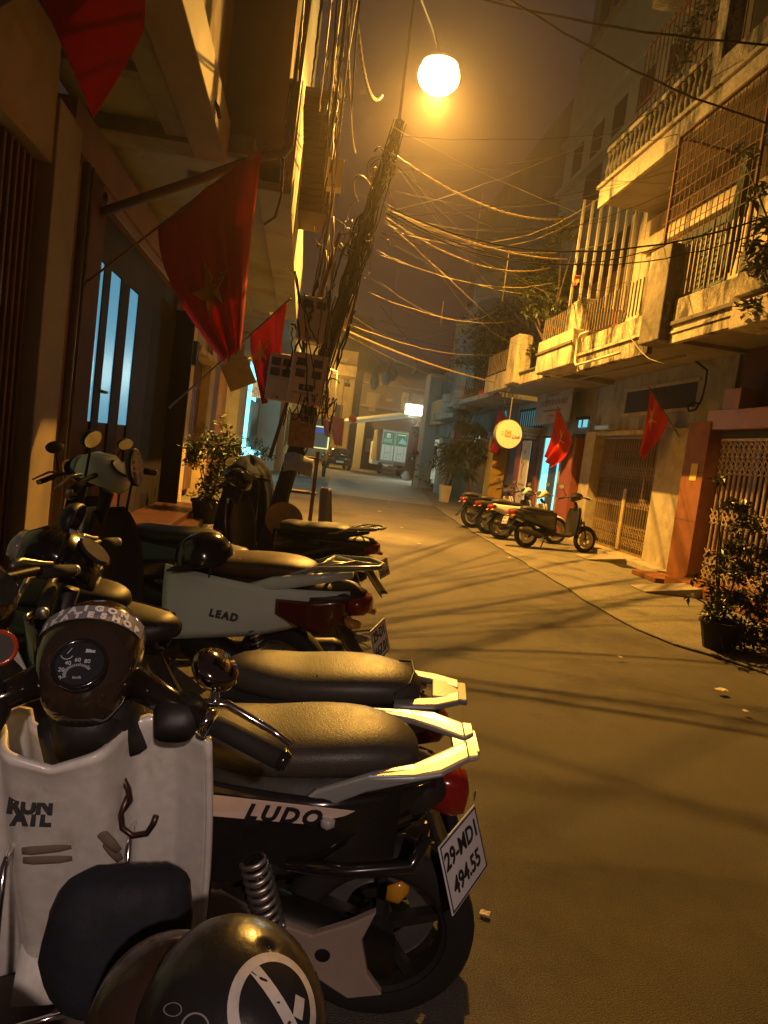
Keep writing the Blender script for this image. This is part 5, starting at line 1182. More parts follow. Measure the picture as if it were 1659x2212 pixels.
MB().loft([(-.05,0,.72,.08,.04,2.4),(.10,0,.74,.14,.055,2.7),(.40,0,.73,.145,.055,2.7),(.66,0,.71,.11,.05,2.5),(.76,0,.70,.04,.03,2)], 22).build('seat', SEATM, s1, smooth=True)
wheel(s1, .15, .235, .10)
MB().tube([(.62,.14,.24),(.64,.30,.02)], .011, 8).build('side_stand', BLK, s1)
# cables under the bars
for ch in [o for o in bpy.data.objects if o.parent == hd]:
    if ch.name.startswith(('head_bowl','column_cover','neck_cover','gauge_ring','speedometer','bowl_sticker','sticker_letter')):
        ch.matrix_basis = Matrix.Scale(.76, 4) @ ch.matrix_basis
flatten(hd)
# black bag on the rack
NAVY = mat('navy_black_cloth', (.010,.012,.020), .75, nz=(6,.3), bump=(25,.2))
BAGP = ay(257,2015,1.12)
bag = thing('bag', 'black cloth bag bulging on the chrome rack of the white scooter', 'bag', BAGP, (0,0,R(6)))
b = MB(); b.loft([(-.12,0,0,.07,.04,2.2),(-.105,0,0,.10,.055,2.4),(-.04,0,.0,.120,.06,2.6),(.04,0,0,.118,.055,2.6),(.085,.01,0,.100,.045,2.3),(.105,.02,0,.07,.025,2.2)], 24, 'z')
o = b.build('bag_body', NAVY, bag, smooth=True, sub=1)
tex = bpy.data.textures.new('bag_folds', 'CLOUDS'); tex.noise_scale = .08; q = o.modifiers.new('folds', 'DISPLACE'); q.texture = tex; q.strength = .025; q.mid_level = .5
MB().tube([(.02,-.070,-.075),(.04,-.072,-.068),(.06,-.070,-.062)], .0022, 6).build('zip_pull', mat('pale_zip', (.3,.55,.65), .3, .5), bag, smooth=True)
# helmets
HC = Vector((.0,.785,.745))
HM1 = mat('satin_grey_brown_helmet', (.018,.017,.018), .30, nz=(7,.2), bump=(70,.05), coat=.15)
hm1 = helmet('large dark helmet with a white circled mark beside the white scooter', HC, .100, HM1, (R(-14),R(10),R(-70)), visor=False)
HM2 = mat('brown_black_helmet', (.045,.025,.016), .28, nz=(7,.2), coat=.3)
hm2 = helmet('brown black helmet partly behind the helmet with the white mark', (-.085,.86,.69), .085, HM2, (R(10),R(5),R(60)), visor=False)
# mark: ring with inner stroke, built on the shell
mk = MB(); WM = mat('worn_white_print', (.60,.56,.50), .55, nz=(14,.35))
hinv = Euler((R(-14),R(10),R(-70))).to_matrix().inverted()
_d = _ray(598, 2172).normalized(); _oc = CAM-HC; _b = _oc.dot(_d); _t = -_b-math.sqrt(max(1e-6, _b*_b-(_oc.dot(_oc)-.100**2)))
mn = (CAM+_d*_t-HC).normalized(); mr = Vector((0,0,1)).cross(mn).normalized(); mr = (mr*math.cos(.12)+mn.cross(mr)*math.sin(.12)).normalized(); mu = mn.cross(mr)
def MK(u, v):
    d = (mn*math.sqrt(max(1e-5, .100**2-u*u-v*v)) + mr*u + mu*v); p = hinv @ d; p.normalize()
    # the shell is stretched along its local x
    k = .100*1.012/math.sqrt((p.x/1.142)**2+(p.y/1.02)**2+(p.z/.98)**2)
    return p*k*1.02
q = MB(); n_ = 48; vs = []
for i in range(n_):
    a = 2*math.pi*i/n_
    for rr in (.041,.051): vs.append(MK(rr*math.cos(a), rr*math.sin(a)*1.02))
q.add(vs, [(2*i, 2*i+1, (2*i+3) % (2*n_), (2*i+2) % (2*n_)) for i in range(n_)])
def strip(p0, p1, w_, n_=8):
    vs = []; d = Vector((p1[0]-p0[0], p1[1]-p0[1])); nn = Vector((-d.y, d.x)).normalized()*w_/2
    for i in range(n_+1):
        t_ = i/n_; c = (p0[0]+d.x*t_, p0[1]+d.y*t_); vs += [MK(c[0]+nn.x, c[1]+nn.y), MK(c[0]-nn.x, c[1]-nn.y)]
    q.add(vs, [(2*i, 2*i+1, 2*i+3, 2*i+2) for i in range(n_)])
strip((-.006,.045), (.008,-.045), .013); strip((-.034,-.024), (-.008,-.040), .010); strip((.014,-.020),(.028,-.006),.013)
q.build('helmet_mark', WM, hm1, smooth=True)
q = MB(); pz = [(.066,.052),(.080,.048),(.086,.030),(.088,.012),(.078,.0),(.070,.010),(.064,.030)]
q.add([MK(*z_) for z_ in pz], [tuple(range(7))]); q.build('clear_sticker', mat('clear_sticker', (.20,.20,.22), .25, nz=(20,.4)), hm1)
q = MB()
for (cx_, cy_, r_) in ((-.072,.022,.012),(-.078,.046,.006)):
    vs = []
    for i in range(20):
        a_ = i*math.pi/10
        for k_ in (r_, r_*1.15): vs.append(MK(cx_+k_*math.cos(a_)*.7, cy_+k_*math.sin(a_)))
    q.add(vs, [(2*i, 2*i+1, (2*i+3) % 40, (2*i+2) % 40) for i in range(20)])
q.build('scratched_ring', mat('scratch_grey', (.25,.24,.22), .6), hm1)
hm3 = helmet('glossy black helmet hung over the bars between the scooters', (-.42,3.62,.80), .125, GLB, (R(8),R(14),R(200)))
text('D', .03, GF, hm3, frame((.02,-.128,.02), (1,0,0), (0,0,1)), 'helmet_print')

# ---- right hand row of four
g_r = 'scooters parked before the cyan doorway'
Z0 = .026
r1, _h = scooter('scooter', 'black scooter parked nearest on the right with an olive seat and round mirror', (4.35,12.86,Z0), 12, 6, body=GLB, r=.24, rack='none', pl=('29-K1','385.12'), group=g_r, steer=25, mirrors=1, head=(1.02,1.05), wb=1.3)
MBK = dict(rack='none', spokes=18, r=.28, wb=1.25, tail=-.30, seat_x=(-.26,.42), seat_z=.80, muffler=True, motorbike=True)
r2, _h = scooter('motorbike', 'slim white sided motorbike with spoked wheels beside the black scooter', (4.15,13.85,Z0), 12, 6, body=GLB, side=WHT, cowl=WHT, group=g_r, cat='motorbike', steer=12, mirrors=2, head=(.86,1.0), **MBK)
r3, _h = scooter('motorbike', 'blue white motorbike in the middle of the right hand row', (4.10,14.7,Z0), 14, 6, body=BLU, side=BLK, cowl=BLU, group=g_r, cat='motorbike', steer=8, mirrors=1, head=(.86,1.0), **MBK)
r4, _h = scooter('motorbike', 'farthest black motorbike of the right hand row with white stripe', (4.0,15.7,Z0), 14, 6, body=GLB, side=GLB, cowl=WHT, group=g_r, cat='motorbike', steer=8, mirrors=1, head=(.86,1.0), **MBK)

p = az(-4, 1400, 1.06); rm = thing('mirror', 'round mirror with an orange red rim at the far left of the white scooter', 'mirror', p, (R(78),0,R(25)))
MB().lathe([(.040,-.02),(.060,-.012),(.066,0),(.062,.008),(.052,.010),(.050,.004)], 28, cap=False).build('mirror_rim', mat('orange_red_rim', (.40,.05,.015), .2, coat=.6), rm, smooth=True)
MB().lathe([(.051,.002),(.051,.004)], 28).build('mirror_glass', MIR, rm)
MB().tube([Vector((0,0,-.01)), Vector((0,-.06,-.03)), Vector((.03,-.16,-.05))], .007, 8).build('mirror_stem', BLK, rm, smooth=True)

rm.scale = (.42,.42,.42)
# ================================================================== THINGS ALONG THE STREET
# ---- flags, left
flag('big limp red flag with yellow star hanging from a slanting pole by the wooden door', (-2.16,6.9,2.58), ay(566,318,6.95), 1.22, 1.84, .84, (.02,0,-.0), 3, amp=.085, cut=.04, folds=4.2, staron=(.60,.56))
fl1 = thing('flag', 'red flag hanging point down at the top edge above the plaster pillar', 'flag', (-1.95,4.0,3.25))
def F1(a, c):
    L = Vector((-1.66,4.0,3.66)).lerp(Vector((-1.262,4.0,2.955)), a); q_ = [Vector((-1.09,4.02,4.02)), Vector((-1.08,4.0,3.42)), Vector((-1.262,4.0,2.955))]
    Rr = q_[0].lerp(q_[1], a*2) if a < .5 else q_[1].lerp(q_[2], (a-.5)*2); Rr.x += .035*math.sin(a*math.pi)
    p = L.lerp(Rr, c); p.y += .06*math.sin(5*c+1.5*a)*(1-a*.8); return p-Vector((-1.95,4.0,3.25))
MB().sheet(24, 20, F1).build('flag_cloth', RED, fl1, smooth=True, solid=.003)
MB().tube([(0,0,0),(.90,.02,.80)], .012, 8).build('pole', POLEW, fl1)
flag('smaller bright red flag just left of the meter boxes', ay(520,860,8.8)+Vector((-.9,.5,-.2)), ay(620,652,8.8), .60, 1.08, .62, (.0,0,0), 9, amp=.045, staron=(.75,.35))
flag('small red flag in the yellow lit bend seen past the pole', (.3,40,3.3), ay(745,905,39), .9, 1.5, .5, seed=2, amp=.06, star=False)
flag('tiny red flag above the food cart', (-.2,34,3.0), ay(715,912,33), .5, .7, .5, seed=4, amp=.05, star=False)
# ---- flags, right
gr = None
flag('red flag with yellow star hung against the concrete framed gate', (6.15,11.25,2.35), ax(1405,842,5.85), .66, 1.05, .62, (0,.10,0), 12, amp=.05, staron=(.35,.33), folds=2.4)
flag('red flag hanging over the cyan doorway', (6.05,15.5,2.2), ax(1206,882,5.75), .95, 1.15, .62, (0,.35,0), 21, amp=.07, staron=(.45,.35))
flag('red flag behind the round white shop sign', (6.0,18.8,1.9), ax(1081,877,5.8), 1.0, 1.3, .5, (0,.3,0), 31, amp=.08, star=False)
flag('red flag before the dark niche beyond the potted tree', (6.3,26.0,2.3), ax(985,912,6.0), .8, 1.1, .5, (0,.3,0), 41, amp=.07, star=False)
flag('red flag in front of the pale lit far shop', (7.0,38.5,2.4), ay(902,930,39), .9, 1.0, .5, (0,.2,0), 51, amp=.06, star=False)
# ---- round sign
rs = thing('round_sign', 'round cream shop sign with orange square G and handwritten word', 'sign', ay(1097,938,15.4), (0,0,R(8)))
RM = Matrix.Rotation(R(90),4,'X'); sr = .325
MB().lathe([(sr*.97,-.06),(sr,-.05),(sr,.05),(sr*.97,.06)], 40, RM).build('sign_rim', IRON, rs, smooth=False)
MB().lathe([(sr*.95,.061),(sr*.95,.066)], 40, RM).build('sign_face', mat('lit_cream_face', (.75,.62,.34), .5, emit=((.80,.60,.26), .22)), rs)
ORG = mat('orange_print', (.70,.28,.03), .5)
MB().box(-.10,.04,-.072,-.068,-.06,.08).build('sign_square', ORG, rs); text('G', .15, mat('cream_print', (.8,.66,.36), .5), rs, frame((-.03,-.0745,.01),(1,0,0),(0,0,1)), 'sign_letter', bold=.003)
text('Link', .11, DKP, rs, frame((.16,-.070,-.045),(1,0,.05),(0,0,1)), 'sign_letter', shear=.5)
for k in range(2): MB().box(-.20,-.12,-.071,-.068,-.03+.06*k,-.02+.06*k).build('sign_stroke', ORG, rs)
MB().tube([(.0,.02,sr),(.0,.02,sr+.5)], .012, 6).build('sign_hanger', IRON, rs)
# ---- lanterns
def lantern(label, p, r):
    t = thing('lantern', label, 'lantern', p); LR = mat('red_lantern_cloth', (.60,.06,.02), .7, emit=((.5,.03,.01), .10))
    b = MB()
    for k in range(26):
        th = random.uniform(0,6.28); ph = math.acos(random.uniform(-1,1)); d = Vector((math.sin(ph)*math.cos(th), math.sin(ph)*math.sin(th), math.cos(ph))); b.obox(d*r*.8, (r*.5,r*.5,r*.08), d.to_track_quat('Z','Y').to_matrix())
    b.build('petal_cloth', LR, t, kind='stuff'); MB().lathe([(.01,-r*.9),(r*.6,-r*.5),(r*.85,0),(r*.6,r*.5),(.01,r*.9)], 14).build('lantern_body', LR, t, smooth=True)
    MB().tube([(0,0,r*.9),(0,0,r*.9+.35)], .006, 5).build('hanging_cord', BLACKM, t)
lantern('red ball lantern hanging under the rounded balconies', ax(1043,857,5.4), .22)
lantern('small red lantern by the yellow lit facades at the bend', ay(762,905,38), .26)
q = MB(); q.sheet(5,5, lambda a, c: (.10*(a-.5), .03*math.sin(5*c), -.16*c*(1+.3*math.sin(6*a)))); o = tag(q.build('tied_cloth', mat('orange_red_cloth', (.55,.12,.05), .8), solid=.01), 'scrap of orange red cloth tied on the crossing cables', 'cloth'); o.location = ax(1248,595,4.55)
# security camera under pier
sc_ = thing('security_camera', 'small dome camera with loose wires under the cream balcony pier', 'camera', ax(1097,838,5.0))
MB().lathe([(.01,-.09),(.06,-.06),(.075,0),(.08,.05),(.05,.07)], 16).build('camera_dome', mat('white_casing', (.6,.58,.5), .4), sc_, smooth=True)
MB().tube([(0,0,-.02),(-.06,0,-.2),(-.02,0,-.42)], .008, 5).build('loose_wire', WIREL, sc_, smooth=True); MB().tube([(0,0,-.02),(.1,0,-.18),(.14,0,-.40)], .008, 5).build('loose_wire', WIREL, sc_, smooth=True)
# conduit loop on house B wall
cable('black conduit looping down the wall beside the transom', [ax(u, v, XW-.12) for u, v in ((1415,775),(1455,768),(1500,778),(1528,800),(1524,830),(1516,862),(1503,885),(1488,888),(1485,876),(1498,870),(1512,872))], .018, WIRE, name='conduit', cat='conduit', n=6)
cable('thin wire dangling from the mouldy pier', [ax(u, v, XB-.2) for u, v in ((1352,700),(1362,730),(1385,760),(1402,775),(1440,788))], .007, WIREL)
cable('pale stick leaning beside the rusty gate', [ax(1240,935,6.1), ax(1218,1070,6.1)], .015, WIREL, name='stick', cat='stick')
# ---- planting on the right balconies
def cl(pts, X): return [(tuple(ax(u, v, X)), r) for u, v, r in pts]
t = shrub('tall leafy tree trained up beside the white screen bars', ax(1185,760,5.1), cl([(1150,590,(.5,.9,.45)),(1185,620,(.4,.7,.4)),(1170,650,(.5,.8,.4)),(1140,640,(.4,.6,.35)),(1205,500,(.3,.45,.35)),(1235,490,(.25,.3,.25)),(1195,690,(.35,.5,.3))], 5.0), 2300, .15, LEAF, 7, 5, 'balcony_tree', 'tree', stem_r=.03)
t = shrub('dense dark creeper mass over the balconies beyond the cream pier', ax(1060,840,5.6), cl([(1035,740,(.6,1.6,.5)),(1060,700,(.6,1.5,.5)),(1010,775,(.5,1.5,.45)),(1075,760,(.5,1.2,.4)),(1050,790,(.5,1.4,.4)),(1090,690,(.4,.9,.35))], 5.4), 2600, .17, LEAFD, 7, 6, 'creeper', 'creeper', stem_r=.03)
t = shrub('thin hanging sprigs high up against the dark tower', ax(1050,700,5.8), cl([(1040,650,(.4,1.2,.4)),(1030,690,(.4,1.0,.3)),(1045,620,(.3,.9,.3))], 6.2), 420, .13, LEAFD, 5, 8, 'creeper', 'creeper')
t = shrub('leafy vine reaching in at the edge over the near balcony', (XB+.05,7.3,4.2), cl([(1640,560,(.12,.3,.25)),(1655,640,(.1,.25,.2)),(1650,480,(.1,.25,.15)),(1635,410,(.1,.2,.15)),(1610,330,(.08,.15,.12)),(1655,520,(.1,.2,.2))], XB-.15), 420, .11, LEAF, 6, 9, 'vine', 'vine')
t = shrub('sprays of dry leaves hanging from the roof terrace', (XB+.1,8.9,8.5), cl([(1500,60,(.1,.35,.4)),(1480,110,(.1,.3,.35)),(1520,20,(.1,.3,.35)),(1465,150,(.08,.2,.25))], XB), 260, .10, LEAFD, 4, 10, 'vine', 'vine')
t = shrub('low plants along the rails above house with the banner', ax(1180,760,5.2), cl([(1120,770,(.2,.6,.15)),(1150,750,(.2,.5,.15)),(1190,720,(.2,.3,.2))], 4.95), 380, .10, LEAFD, 4, 12, 'balcony_plant', 'plant')
# tall drooping potted tree before house D
t = shrub('tall drooping leaved dracaena in a pale square pot', (5.15,24.6,.03), [((5.15,24.4,1.4),(.35,.4,.45)),((5.3,24.2,2.1),(.4,.5,.4)),((5.45,24.0,2.8),(.3,.4,.35)),((5.0,24.5,1.9),(.3,.35,.35)),((5.4,24.6,3.3),(.25,.3,.3))], 620, .42, LEAF, 5, 14, 'potted_tree', 'tree', pot=None, aspect=.16, droop=1.1, stem_r=.035)
q = MB(); q.lathe([(.20,0),(.27,.58),(.28,.60),(.24,.60),(.22,.5),(.001,.5)], 4, Matrix.Translation((5.15,24.6,.03)) @ Matrix.Rotation(R(45),4,'Z')); tag(q.build('planter', mat('cream_planter', (.52,.46,.34), .7, nz=(4,.2)), bevel=.01), 'pale square planter holding the drooping dracaena', 'planter')
t = shrub('second drooping dracaena close to the yellow pillar', (5.6,23.0,.03), [((5.6,23.0,1.2),(.3,.3,.35)),((5.7,22.9,1.9),(.35,.4,.4)),((5.6,23.1,2.5),(.3,.35,.3))], 420, .38, LEAFD, 4, 15, 'potted_tree', 'tree', pot=(.2,.45,TERRA), aspect=.16, droop=1.1, stem_r=.03)
t = shrub('dark bushy potted plants before the pale lit shop', (6.2,35.0,.0), [((6.2,34.8,1.0),(.6,.6,.6)),((6.5,34.9,1.8),(.45,.5,.5)),((5.9,34.6,.6),(.3,.4,.4))], 520, .26, LEAFD, 5, 16, 'potted_shrub', 'shrub', pot=(.35,.5,BLACKM))
t = shrub('tall dark tree trunk clump beside the truck', (6.15,37.5,0), [((6.2,37.4,2.6),(.4,.5,.5)),((6.1,37.5,1.4),(.25,.35,.8))], 300, .24, LEAFD, 5, 17, 'street_tree', 'tree', stem_r=.12)
t = shrub('small green plant at the foot of the grey column', (6.0,31.9,.03), [((6.0,31.8,.35),(.28,.3,.22))], 160, .14, LEAF, 3, 18, 'potted_shrub', 'shrub', pot=(.16,.22,TERRA))
wb_ = tag(MB().loft([(0,0,0,.16,.14,2),(.2,0,.06,.24,.2,2.2),(.42,0,.0,.10,.08,2)], 12, 'z').build('plastic_bag', mat('white_bag', (.75,.75,.72), .5), smooth=True), 'white plastic bag among the dark plants by the far shop', 'bag'); wb_.location = (5.0,33.2,.35)
# big dark shrub at the right edge
SB = (4.02,6.05,.03)
def sc(u, v, r, Y=6.1): return (tuple(ay(u, v, Y)), r)
t = shrub('big dark leafy shrub in a black tub at the edge of the lattice gate', SB, [sc(1515,1260,(.10,.15,.06)),sc(1530,1330,(.10,.15,.06)),sc(1490,1285,(.05,.08,.03)),sc(1545,1400,(.14,.2,.07)),sc(1610,1420,(.2,.22,.10)),sc(1560,1425,(.13,.12,.09),5.82),sc(1610,1435,(.15,.12,.09),5.82),sc(1650,1440,(.15,.12,.1),5.8),sc(1585,1450,(.12,.1,.05),5.75),sc(1545,1040,(.09,.10,.05)),sc(1575,1095,(.15,.18,.08)),sc(1620,1130,(.17,.22,.11)),sc(1590,1180,(.13,.2,.08)),sc(1610,1220,(.2,.25,.12)),sc(1560,1235,(.14,.2,.09)),sc(1650,1190,(.2,.25,.15)),sc(1585,1290,(.18,.25,.12)),sc(1640,1300,(.2,.25,.15)),sc(1560,1325,(.12,.2,.08)),sc(1600,1360,(.2,.22,.12)),sc(1650,1380,(.2,.22,.12))], 3900, .080, mat('shrub_leaf', (.075,.080,.035), .40, nz=(6,.5)), 12, 20, 'potted_shrub', 'shrub', pot=(.19,.26,BLACKM), stem_r=.010)
# ramp slabs on the right pavement
RP = mat('ramp_concrete', (.30,.27,.20), .85, nz=(2,.3), bump=(30,.3))
def ramp(label, x0, x1, y0, y1, h):
    o = MB().prism([(x0,y0,.03),(x1,y0,.03),(x1,y0,.03+h),(x0,y0,.05)], (0,y1-y0,0)).build('ramp', RP, bevel=.006); return tag(o, label, 'ramp')
ramp('thin concrete ramp slab running up to the brown step', 4.75, 5.55, 8.9, 9.35, .13)
ramp('small wedge of concrete before the rusty gate', 5.2, 5.9, 11.9, 12.5, .10)
for k, (u, v, w_) in enumerate(((1345,1222,.5),(1475,1240,.3),(1262,1420,.0))):
    if w_ == 0: continue
    p = az(u, v, .03); o = tag(MB().box(-.14,.14,-w_/2,w_/2,0,.006).build('drain_cover', mat('drain_iron', (.06,.05,.04), .7, .4, nz=(9,.4)), bevel=.002), ('dark drain cover in the pavement before the brown pillar','small drain cover beside the ramp slab')[k], 'drain cover'); o.location = p
    for j in range(5): MB().box(-.12,.12,-w_*.4+w_*.2*j-.012,-w_*.4+w_*.2*j+.012,.006,.010).build('drain_slot', BLACKM, o)
# litter on road and pavement
LIT_ = mat('paper_scrap', (.75,.68,.52), .8); gl_ = 'litter scattered over the road'
for k, (u, v, sz, lab) in enumerate(((1558,1492,.13,'folded pale paper scrap lying alone on the near road'),(1610,1537,.07,'small white scrap close to the shrub'),(1047,1975,.05,'yellow leaf beside the number plate of the black scooter'),(840,1085,.10,'pale scrap left of the road patch'),(868,1140,.09,'white scrap lying mid road'),(905,1175,.09,'larger pale scrap before the parked motorbikes'),(820,1105,.12,'scrap nearest the pole'),(950,1090,.12,'scrap near the planter'),(1340,1420,.06,'white dot of paper on the pavement slab'),(1100,1205,.08,'scrap near the spoked wheel'))):
    p = az(u, v, .006 if u < 1300 else .03); rr = random.Random(k)
    q = MB(); sz *= .45; q.sheet(4,4, lambda a, c: ((a-.5)*sz*1.4, (c-.5)*sz, .003+.22*sz*rr.random())); o = q.build('paper_scrap', LIT_, solid=.001); o.location = p; o.rotation_euler = (0,0,rr.uniform(0,3)); tag(o, lab, 'litter', gl_)
# ---- middle distance left: plants, tarp, clothes, pots by the pole
t = shrub('leafy bush in front of the brown shutters behind the scooters', (-1.35,11.2,.03), [((-1.35,11.2,1.25),(.34,.35,.22)),((-1.05,11.3,1.1),(.3,.3,.25)),((-1.6,11.3,1.05),(.25,.3,.2)),((-1.2,11.2,.75),(.3,.3,.25)),((-1.35,10.95,.55),(.34,.2,.2))], 2200, .095, LEAF, 8, 22, 'potted_shrub', 'shrub', pot=(.24,.36,BLACKM))
tc = MB()
def TP(a, c):
    th = a*2*math.pi; pr = [(0.0,1.22),(.20,1.20),(.34,1.08),(.42,.8),(.46,.45),(.50,.05)]; i = c*5; k = min(4, int(i)); f = i-k; r_ = pr[k][0]+(pr[k+1][0]-pr[k][0])*f; z = pr[k][1]+(pr[k+1][1]-pr[k][1])*f
    r_ *= 1+.16*math.sin(5*th+c*3)*c+.09*math.sin(11*th)+.10*math.sin(3*th); return (r_*math.cos(th)*.72, r_*math.sin(th)*.8, z*.9+.08*math.sin(2*th)*(1-c))
tc.sheet(48, 20, TP); o = tag(tc.build('tarpaulin', mat('navy_tarpaulin', (.006,.011,.030), .85, nz=(4,.3), spec=.2), smooth=True), 'navy blue tarpaulin draped over goods beside the pole', 'tarpaulin'); o.location = (-.66,9.6,.03)
# wooden goods frame and hanging clothes at the pole foot
fr = thing('wooden_rack', 'rough wooden rack tied to the foot of the leaning pole', 'rack', (.05,9.1,0))
WD = mat('old_timber', (.16,.10,.055), .8, nz=(4,.4), bump=(20,.3))
for (x, y) in ((-.16,0),(.16,0),(-.16,.25),(.16,.25)): MB().box(x-.022,x+.022,y-.022,y+.022,0,1.35).build('post', WD, fr)
for z in (.35,.80,1.25):
    MB().box(-.2,.2,-.03,.28,z,z+.025).build('shelf', WD, fr)
q = MB(); q.sheet(10, 16, lambda a, c: (.14*(a-.5)*(1+.5*c)+.07*c, .03*math.sin(8*a+2*c), -.85*c)); o = tag(q.build('hanging_cloth', mat('grey_lilac_cloth', (.24,.22,.25), .85, nz=(5,.3)), smooth=True, solid=.01), 'grey lilac cloth hanging from the wooden rack to the ground', 'cloth'); o.location = (.36,8.95,.92)
q = MB(); q.sheet(8, 10, lambda a, c: (.36*(a-.5), -.05*math.sin(3*c)+.02*math.sin(9*a), -.22*c+.03*math.sin(5*a))); o = tag(q.build('folded_cloth', mat('pale_blue_cloth', (.30,.34,.45), .85, nz=(5,.3)), smooth=True, solid=.012), 'pale blue cloth thrown over the rack shelf', 'cloth'); o.location = (-.02,8.93,1.28)
bo = thing('cooking_pot', 'round brown bowl hanging low at the foot of the rack', 'bowl', (-.12,8.75,.46), (R(62),0,R(10)))
MB().lathe([(.001,-.12),(.13,-.10),(.21,-.02),(.235,.05),(.225,.05),(.2,-.01),(.001,-.09)], 26).build('bowl_body', mat('brown_bowl', (.30,.20,.10), .5, nz=(5,.2)), bo, smooth=True)
fp = thing('flower_pot', 'terracotta flower pot with a wide rim at the road edge', 'pot', (.42,9.35,0))
MB().lathe([(.09,0),(.12,.20),(.17,.25),(.18,.30),(.165,.30),(.13,.24),(.001,.22)], 22).build('pot_body', TERRA, fp, smooth=True)
# ---- far vehicles
ct = thing('food_cart', 'tricycle food cart with a glass box edged in yellow light', 'cart', (.55,34.2,0), (0,0,R(6)))
YG = mat('yellow_strip_light', (.9,.9,.3), .5, emit=((.75,.78,.28), 1.3)); DG = mat('cart_glass', (.10,.14,.15), .15, emit=((.05,.07,.06), .6))
MB().box(-.72,.62,-.35,.5,1.35,2.35).build('glass_box', DG, ct)
for (a0,a1,c0,c1) in ((-.72,.62,1.33,1.38),(-.72,.62,2.33,2.38),(.58,.64,1.38,2.33),(-.74,-.69,1.38,2.33)): MB().box(a0,a1,-.40,-.36,c0,c1).build('light_strip', YG, ct)
MB().box(-.68,.56,-.39,-.36,2.08,2.32).build('blue_sign', mat('blue_lit_sign', (.03,.08,.35), .5, emit=((.03,.10,.45), .5)), ct)
MB().loft([(2.38,0,.05,.85,.55,4),(2.55,0,.05,.75,.5,4),(2.72,0,.05,.45,.35,3)], 20, 'z').build('cart_roof', GREYP, ct)
MB().box(-.66,.56,-.3,.45,.75,1.33).build('cart_body', mat('steel_cart_body', (.35,.35,.33), .35, .7, nz=(5,.4)), ct, bevel=.02)
for x in (-.55,.62):
    q = MB(); q.lathe([(.24,-.05),(.33,-.05),(.34,0),(.33,.05),(.24,.05),(.24,-.05)], 26, Matrix.Translation((x,.0,.34)) @ Matrix.Rotation(R(90),4,'Y'), cap=False); w_ = q.build('wheel', RUB, ct, smooth=True)
    q = MB()
    for k in range(8): a_ = k*math.pi/4; q.bar((x,0,.34),(x,.25*math.cos(a_),.34+.25*math.sin(a_)),.012,.012)
    q.build('spokes', CHR, w_, kind='stuff')
MB().tube([(-.4,-.5,.34),(-.2,-.5,.9),(.2,-.5,.95),(.4,-.45,.85)], .03, 8).build('cart_frame', CHR, ct, smooth=True)
for x in (-.5,.45): MB().lathe([(.05,0),(.1,.08),(.1,.1)], 12, Matrix.Translation((x,-.42,1.05)) @ Matrix.Rotation(R(90),4,'X')).build('headlamp', CHR, ct, smooth=True)
car = thing('parked_car', 'dark car parked beside the yellow lit wall behind the food cart', 'car', (2.6,52,0), (0,0,R(4)))
MB().loft([(-2.0,0,.62,.78,.24,3.5),(-1.9,0,.66,.86,.34,4),(-.5,0,.68,.88,.38,4),(1.6,0,.66,.86,.36,4),(2.0,0,.6,.7,.22,3)], 22, 'y').build('car_body', GLB, car, smooth=True)
MB().loft([(-1.75,0,1.0,.70,.10,3),(-1.2,0,1.2,.68,.28,3.5),(.2,0,1.24,.68,.30,3.5),(1.0,0,1.05,.68,.10,3)], 20, 'y').build('cabin', mat('car_glass', (.02,.02,.022), .08, coat=1), car, smooth=True)
for s in (-1,1):
    MB().box(s*.62-.14, s*.62+.14, -2.04,-1.96,.68,.80).build('tail_light', mat('dim_tail_red', (.25,.02,.015), .3), car, bevel=.01)
    for y in (-1.25,1.3): MB().lathe([(.30,-.1),(.32,-.06),(.32,.06),(.30,.1)], 22, Matrix.Translation((s*.78,y,.32)) @ Matrix.Rotation(R(90),4,'Y')).build('wheel', RUB, car, smooth=True)
MB().box(-.26,.26,-2.03,-1.99,.48,.60).build('number_plate', PLW, car)
tr = thing('delivery_truck', 'box truck with green and white rear doors parked under the sheet roof', 'truck', (6.55,51.0,0), (0,0,R(2)))
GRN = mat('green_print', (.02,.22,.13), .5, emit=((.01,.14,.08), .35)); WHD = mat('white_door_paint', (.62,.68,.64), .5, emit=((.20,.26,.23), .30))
MB().box(-.98,.98,0,4.5,.95,3.25).build('cargo_box', mat('grey_truck_box', (.25,.26,.24), .5, .3), tr, bevel=.03)
for s in (-1,1):
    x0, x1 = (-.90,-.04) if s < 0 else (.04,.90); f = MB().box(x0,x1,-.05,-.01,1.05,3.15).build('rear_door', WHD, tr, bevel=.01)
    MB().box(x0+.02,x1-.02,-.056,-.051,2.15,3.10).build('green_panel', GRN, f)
    for xx in (x0+.22, x1-.18): MB().tube([(xx,-.075,1.0),(xx,-.075,3.18)], .018, 6).build('lock_rod', ALU, f)
    q = MB(); xx = (x0+x1)/2; q.tube([(xx-.2,-.06,1.5),(xx,-.06,1.62),(xx+.2,-.06,1.66)], .012, 5); q.tube([(xx,-.06,1.62),(xx+.12,-.06,1.45)], .012, 5); q.tube([(xx-.1,-.06,1.28),(xx+.05,-.06,1.22)], .012, 5); q.build('door_print', mat('dark_green_print', (.02,.07,.045), .6), f)
f = MB().box(-.62,-.36,-.062,-.056,2.68,2.98).build('white_logo', mat('logo_white', (.8,.85,.82), .5, emit=((.4,.5,.45), .4)), tr); MB().prism([(-.58,-.066,2.9),(-.49,-.066,2.78),(-.40,-.066,2.9),(-.42,-.066,2.76),(-.56,-.066,2.76)], (0,.003,0)).build('logo_mark', GRN, f)
for k in range(4): MB().box(-.82,-.2,-.062,-.057,2.56-.07*k,2.58-.07*k).build('printed_line', _mats['logo_white'], tr)
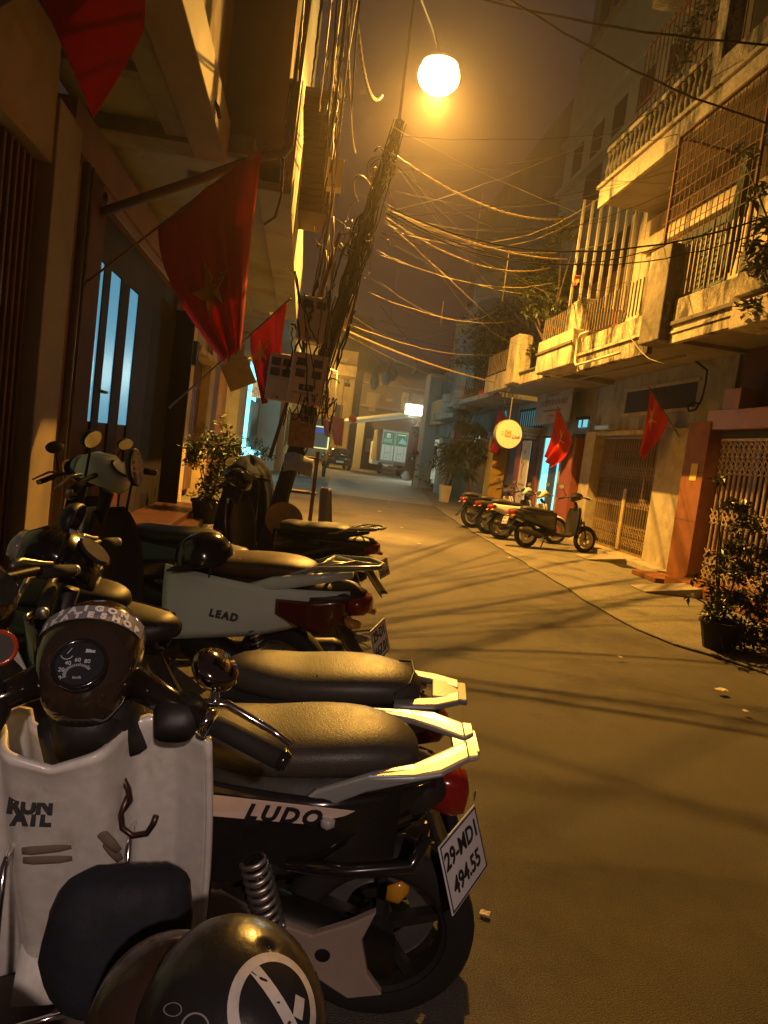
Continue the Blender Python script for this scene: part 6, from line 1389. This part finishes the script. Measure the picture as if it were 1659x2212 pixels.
MB().prism([(.25,-.06,2.35),(.5,-.06,2.75),(.85,-.06,2.5),(.85,-.06,2.3)], (0,.004,0)).build('printed_picture', mat('pale_cyan_print', (.35,.6,.6), .5, emit=((.2,.4,.38), .3)), tr)
MB().box(.15,.8,-.062,-.057,2.95,2.98).build('printed_line', YG, tr)
MB().box(-.98,.98,-.12,0,.78,.93).build('rear_bumper', IRON, tr, bevel=.02); MB().box(-.7,.7,-.1,-.02,.48,.55).build('underrun_bar', IRON, tr)
for s in (-1,1):
    MB().lathe([(.36,-.14),(.40,-.1),(.40,.1),(.36,.14)], 24, Matrix.Translation((s*.72,1.0,.40)) @ Matrix.Rotation(R(90),4,'Y')).build('wheel', RUB, tr, smooth=True)
MB().box(-.62,-.3,-.13,-.11,.60,.72).build('number_plate', PLW, tr)
MB().box(-.9,.9,4.6,6.2,.6,2.4).build('cab', WHD, tr, bevel=.1)
# air-conditioning unit and awnings on the far right
for k, (u, v, Y_, lab) in enumerate(((905,925,41,'air conditioner box above the far shop awning'),)):
    t = thing('air_conditioner', lab, 'air conditioner', (8.4,40.6,4.1)); MB().box(-.45,.45,0,.3,0,.6).build('casing', GREYP, t, bevel=.02); MB().lathe([(.2,0),(.22,.02)], 20, Matrix.Translation((-.1,-.01,.3)) @ Matrix.Rotation(R(90),4,'X')).build('fan_guard', BLACKM, t)
# rolled old parasols / bundles hanging on far wires
for k, (u, v) in enumerate(((838,790),(812,800),(852,782),(893,770),(968,800))):
    p = ay(u, v, 33+k); t = thing('hanging_bundle', ('pale cloth bundle hanging over the truck','brown bundle hanging left of the pale one','small bright tipped bundle right of the pale one','long net bundle below the pale cable','tall bundle near the grey corner column')[k], 'bundle', p)
    MB().loft([(-.9,0,0,.10,.08,2),(-.6,.02,0,.22,.12,2.2),(-.2,0,0,.13,.08,2),(0,0,0,.03,.03,2)], 10, 'z').build('bundle_cloth', mat('tan_bundle', (.34,.26,.15), .8, nz=(4,.4)), t, smooth=True)
    MB().tube([(0,0,0),(0,0,.8)], .012, 5).build('bundle_cord', WIREL, t)
# potted plants in the shop light, left far
t = shrub('small plants in the cyan shop light', (-1.5,24.2,.03), [((-1.5,24.2,1.25),(.5,.4,.2)),((-1.2,24.0,1.0),(.4,.4,.2))], 300, .16, LEAFD, 4, 30, 'potted_shrub', 'shrub', pot=(.2,.4,BLACKM))
# ================================================================== NIGHT HAZE, added to stand in for the lamp's lens glare
hz = MB().box(-60, 60, -19, 140, -1, 30).build('glare_haze', bpy.data.materials.new('glare_haze_air'), kind='stuff')
hm = hz.data.materials[0]; hm.use_nodes = True; ht = hm.node_tree; ht.nodes.clear()
pv = ht.nodes.new('ShaderNodeVolumePrincipled'); pv.inputs['Color'].default_value = (.92,.84,.74,1); pv.inputs['Density'].default_value = .0020; pv.inputs['Anisotropy'].default_value = .82
ho = ht.nodes.new('ShaderNodeOutputMaterial'); ht.links.new(pv.outputs[0], ho.inputs['Volume'])
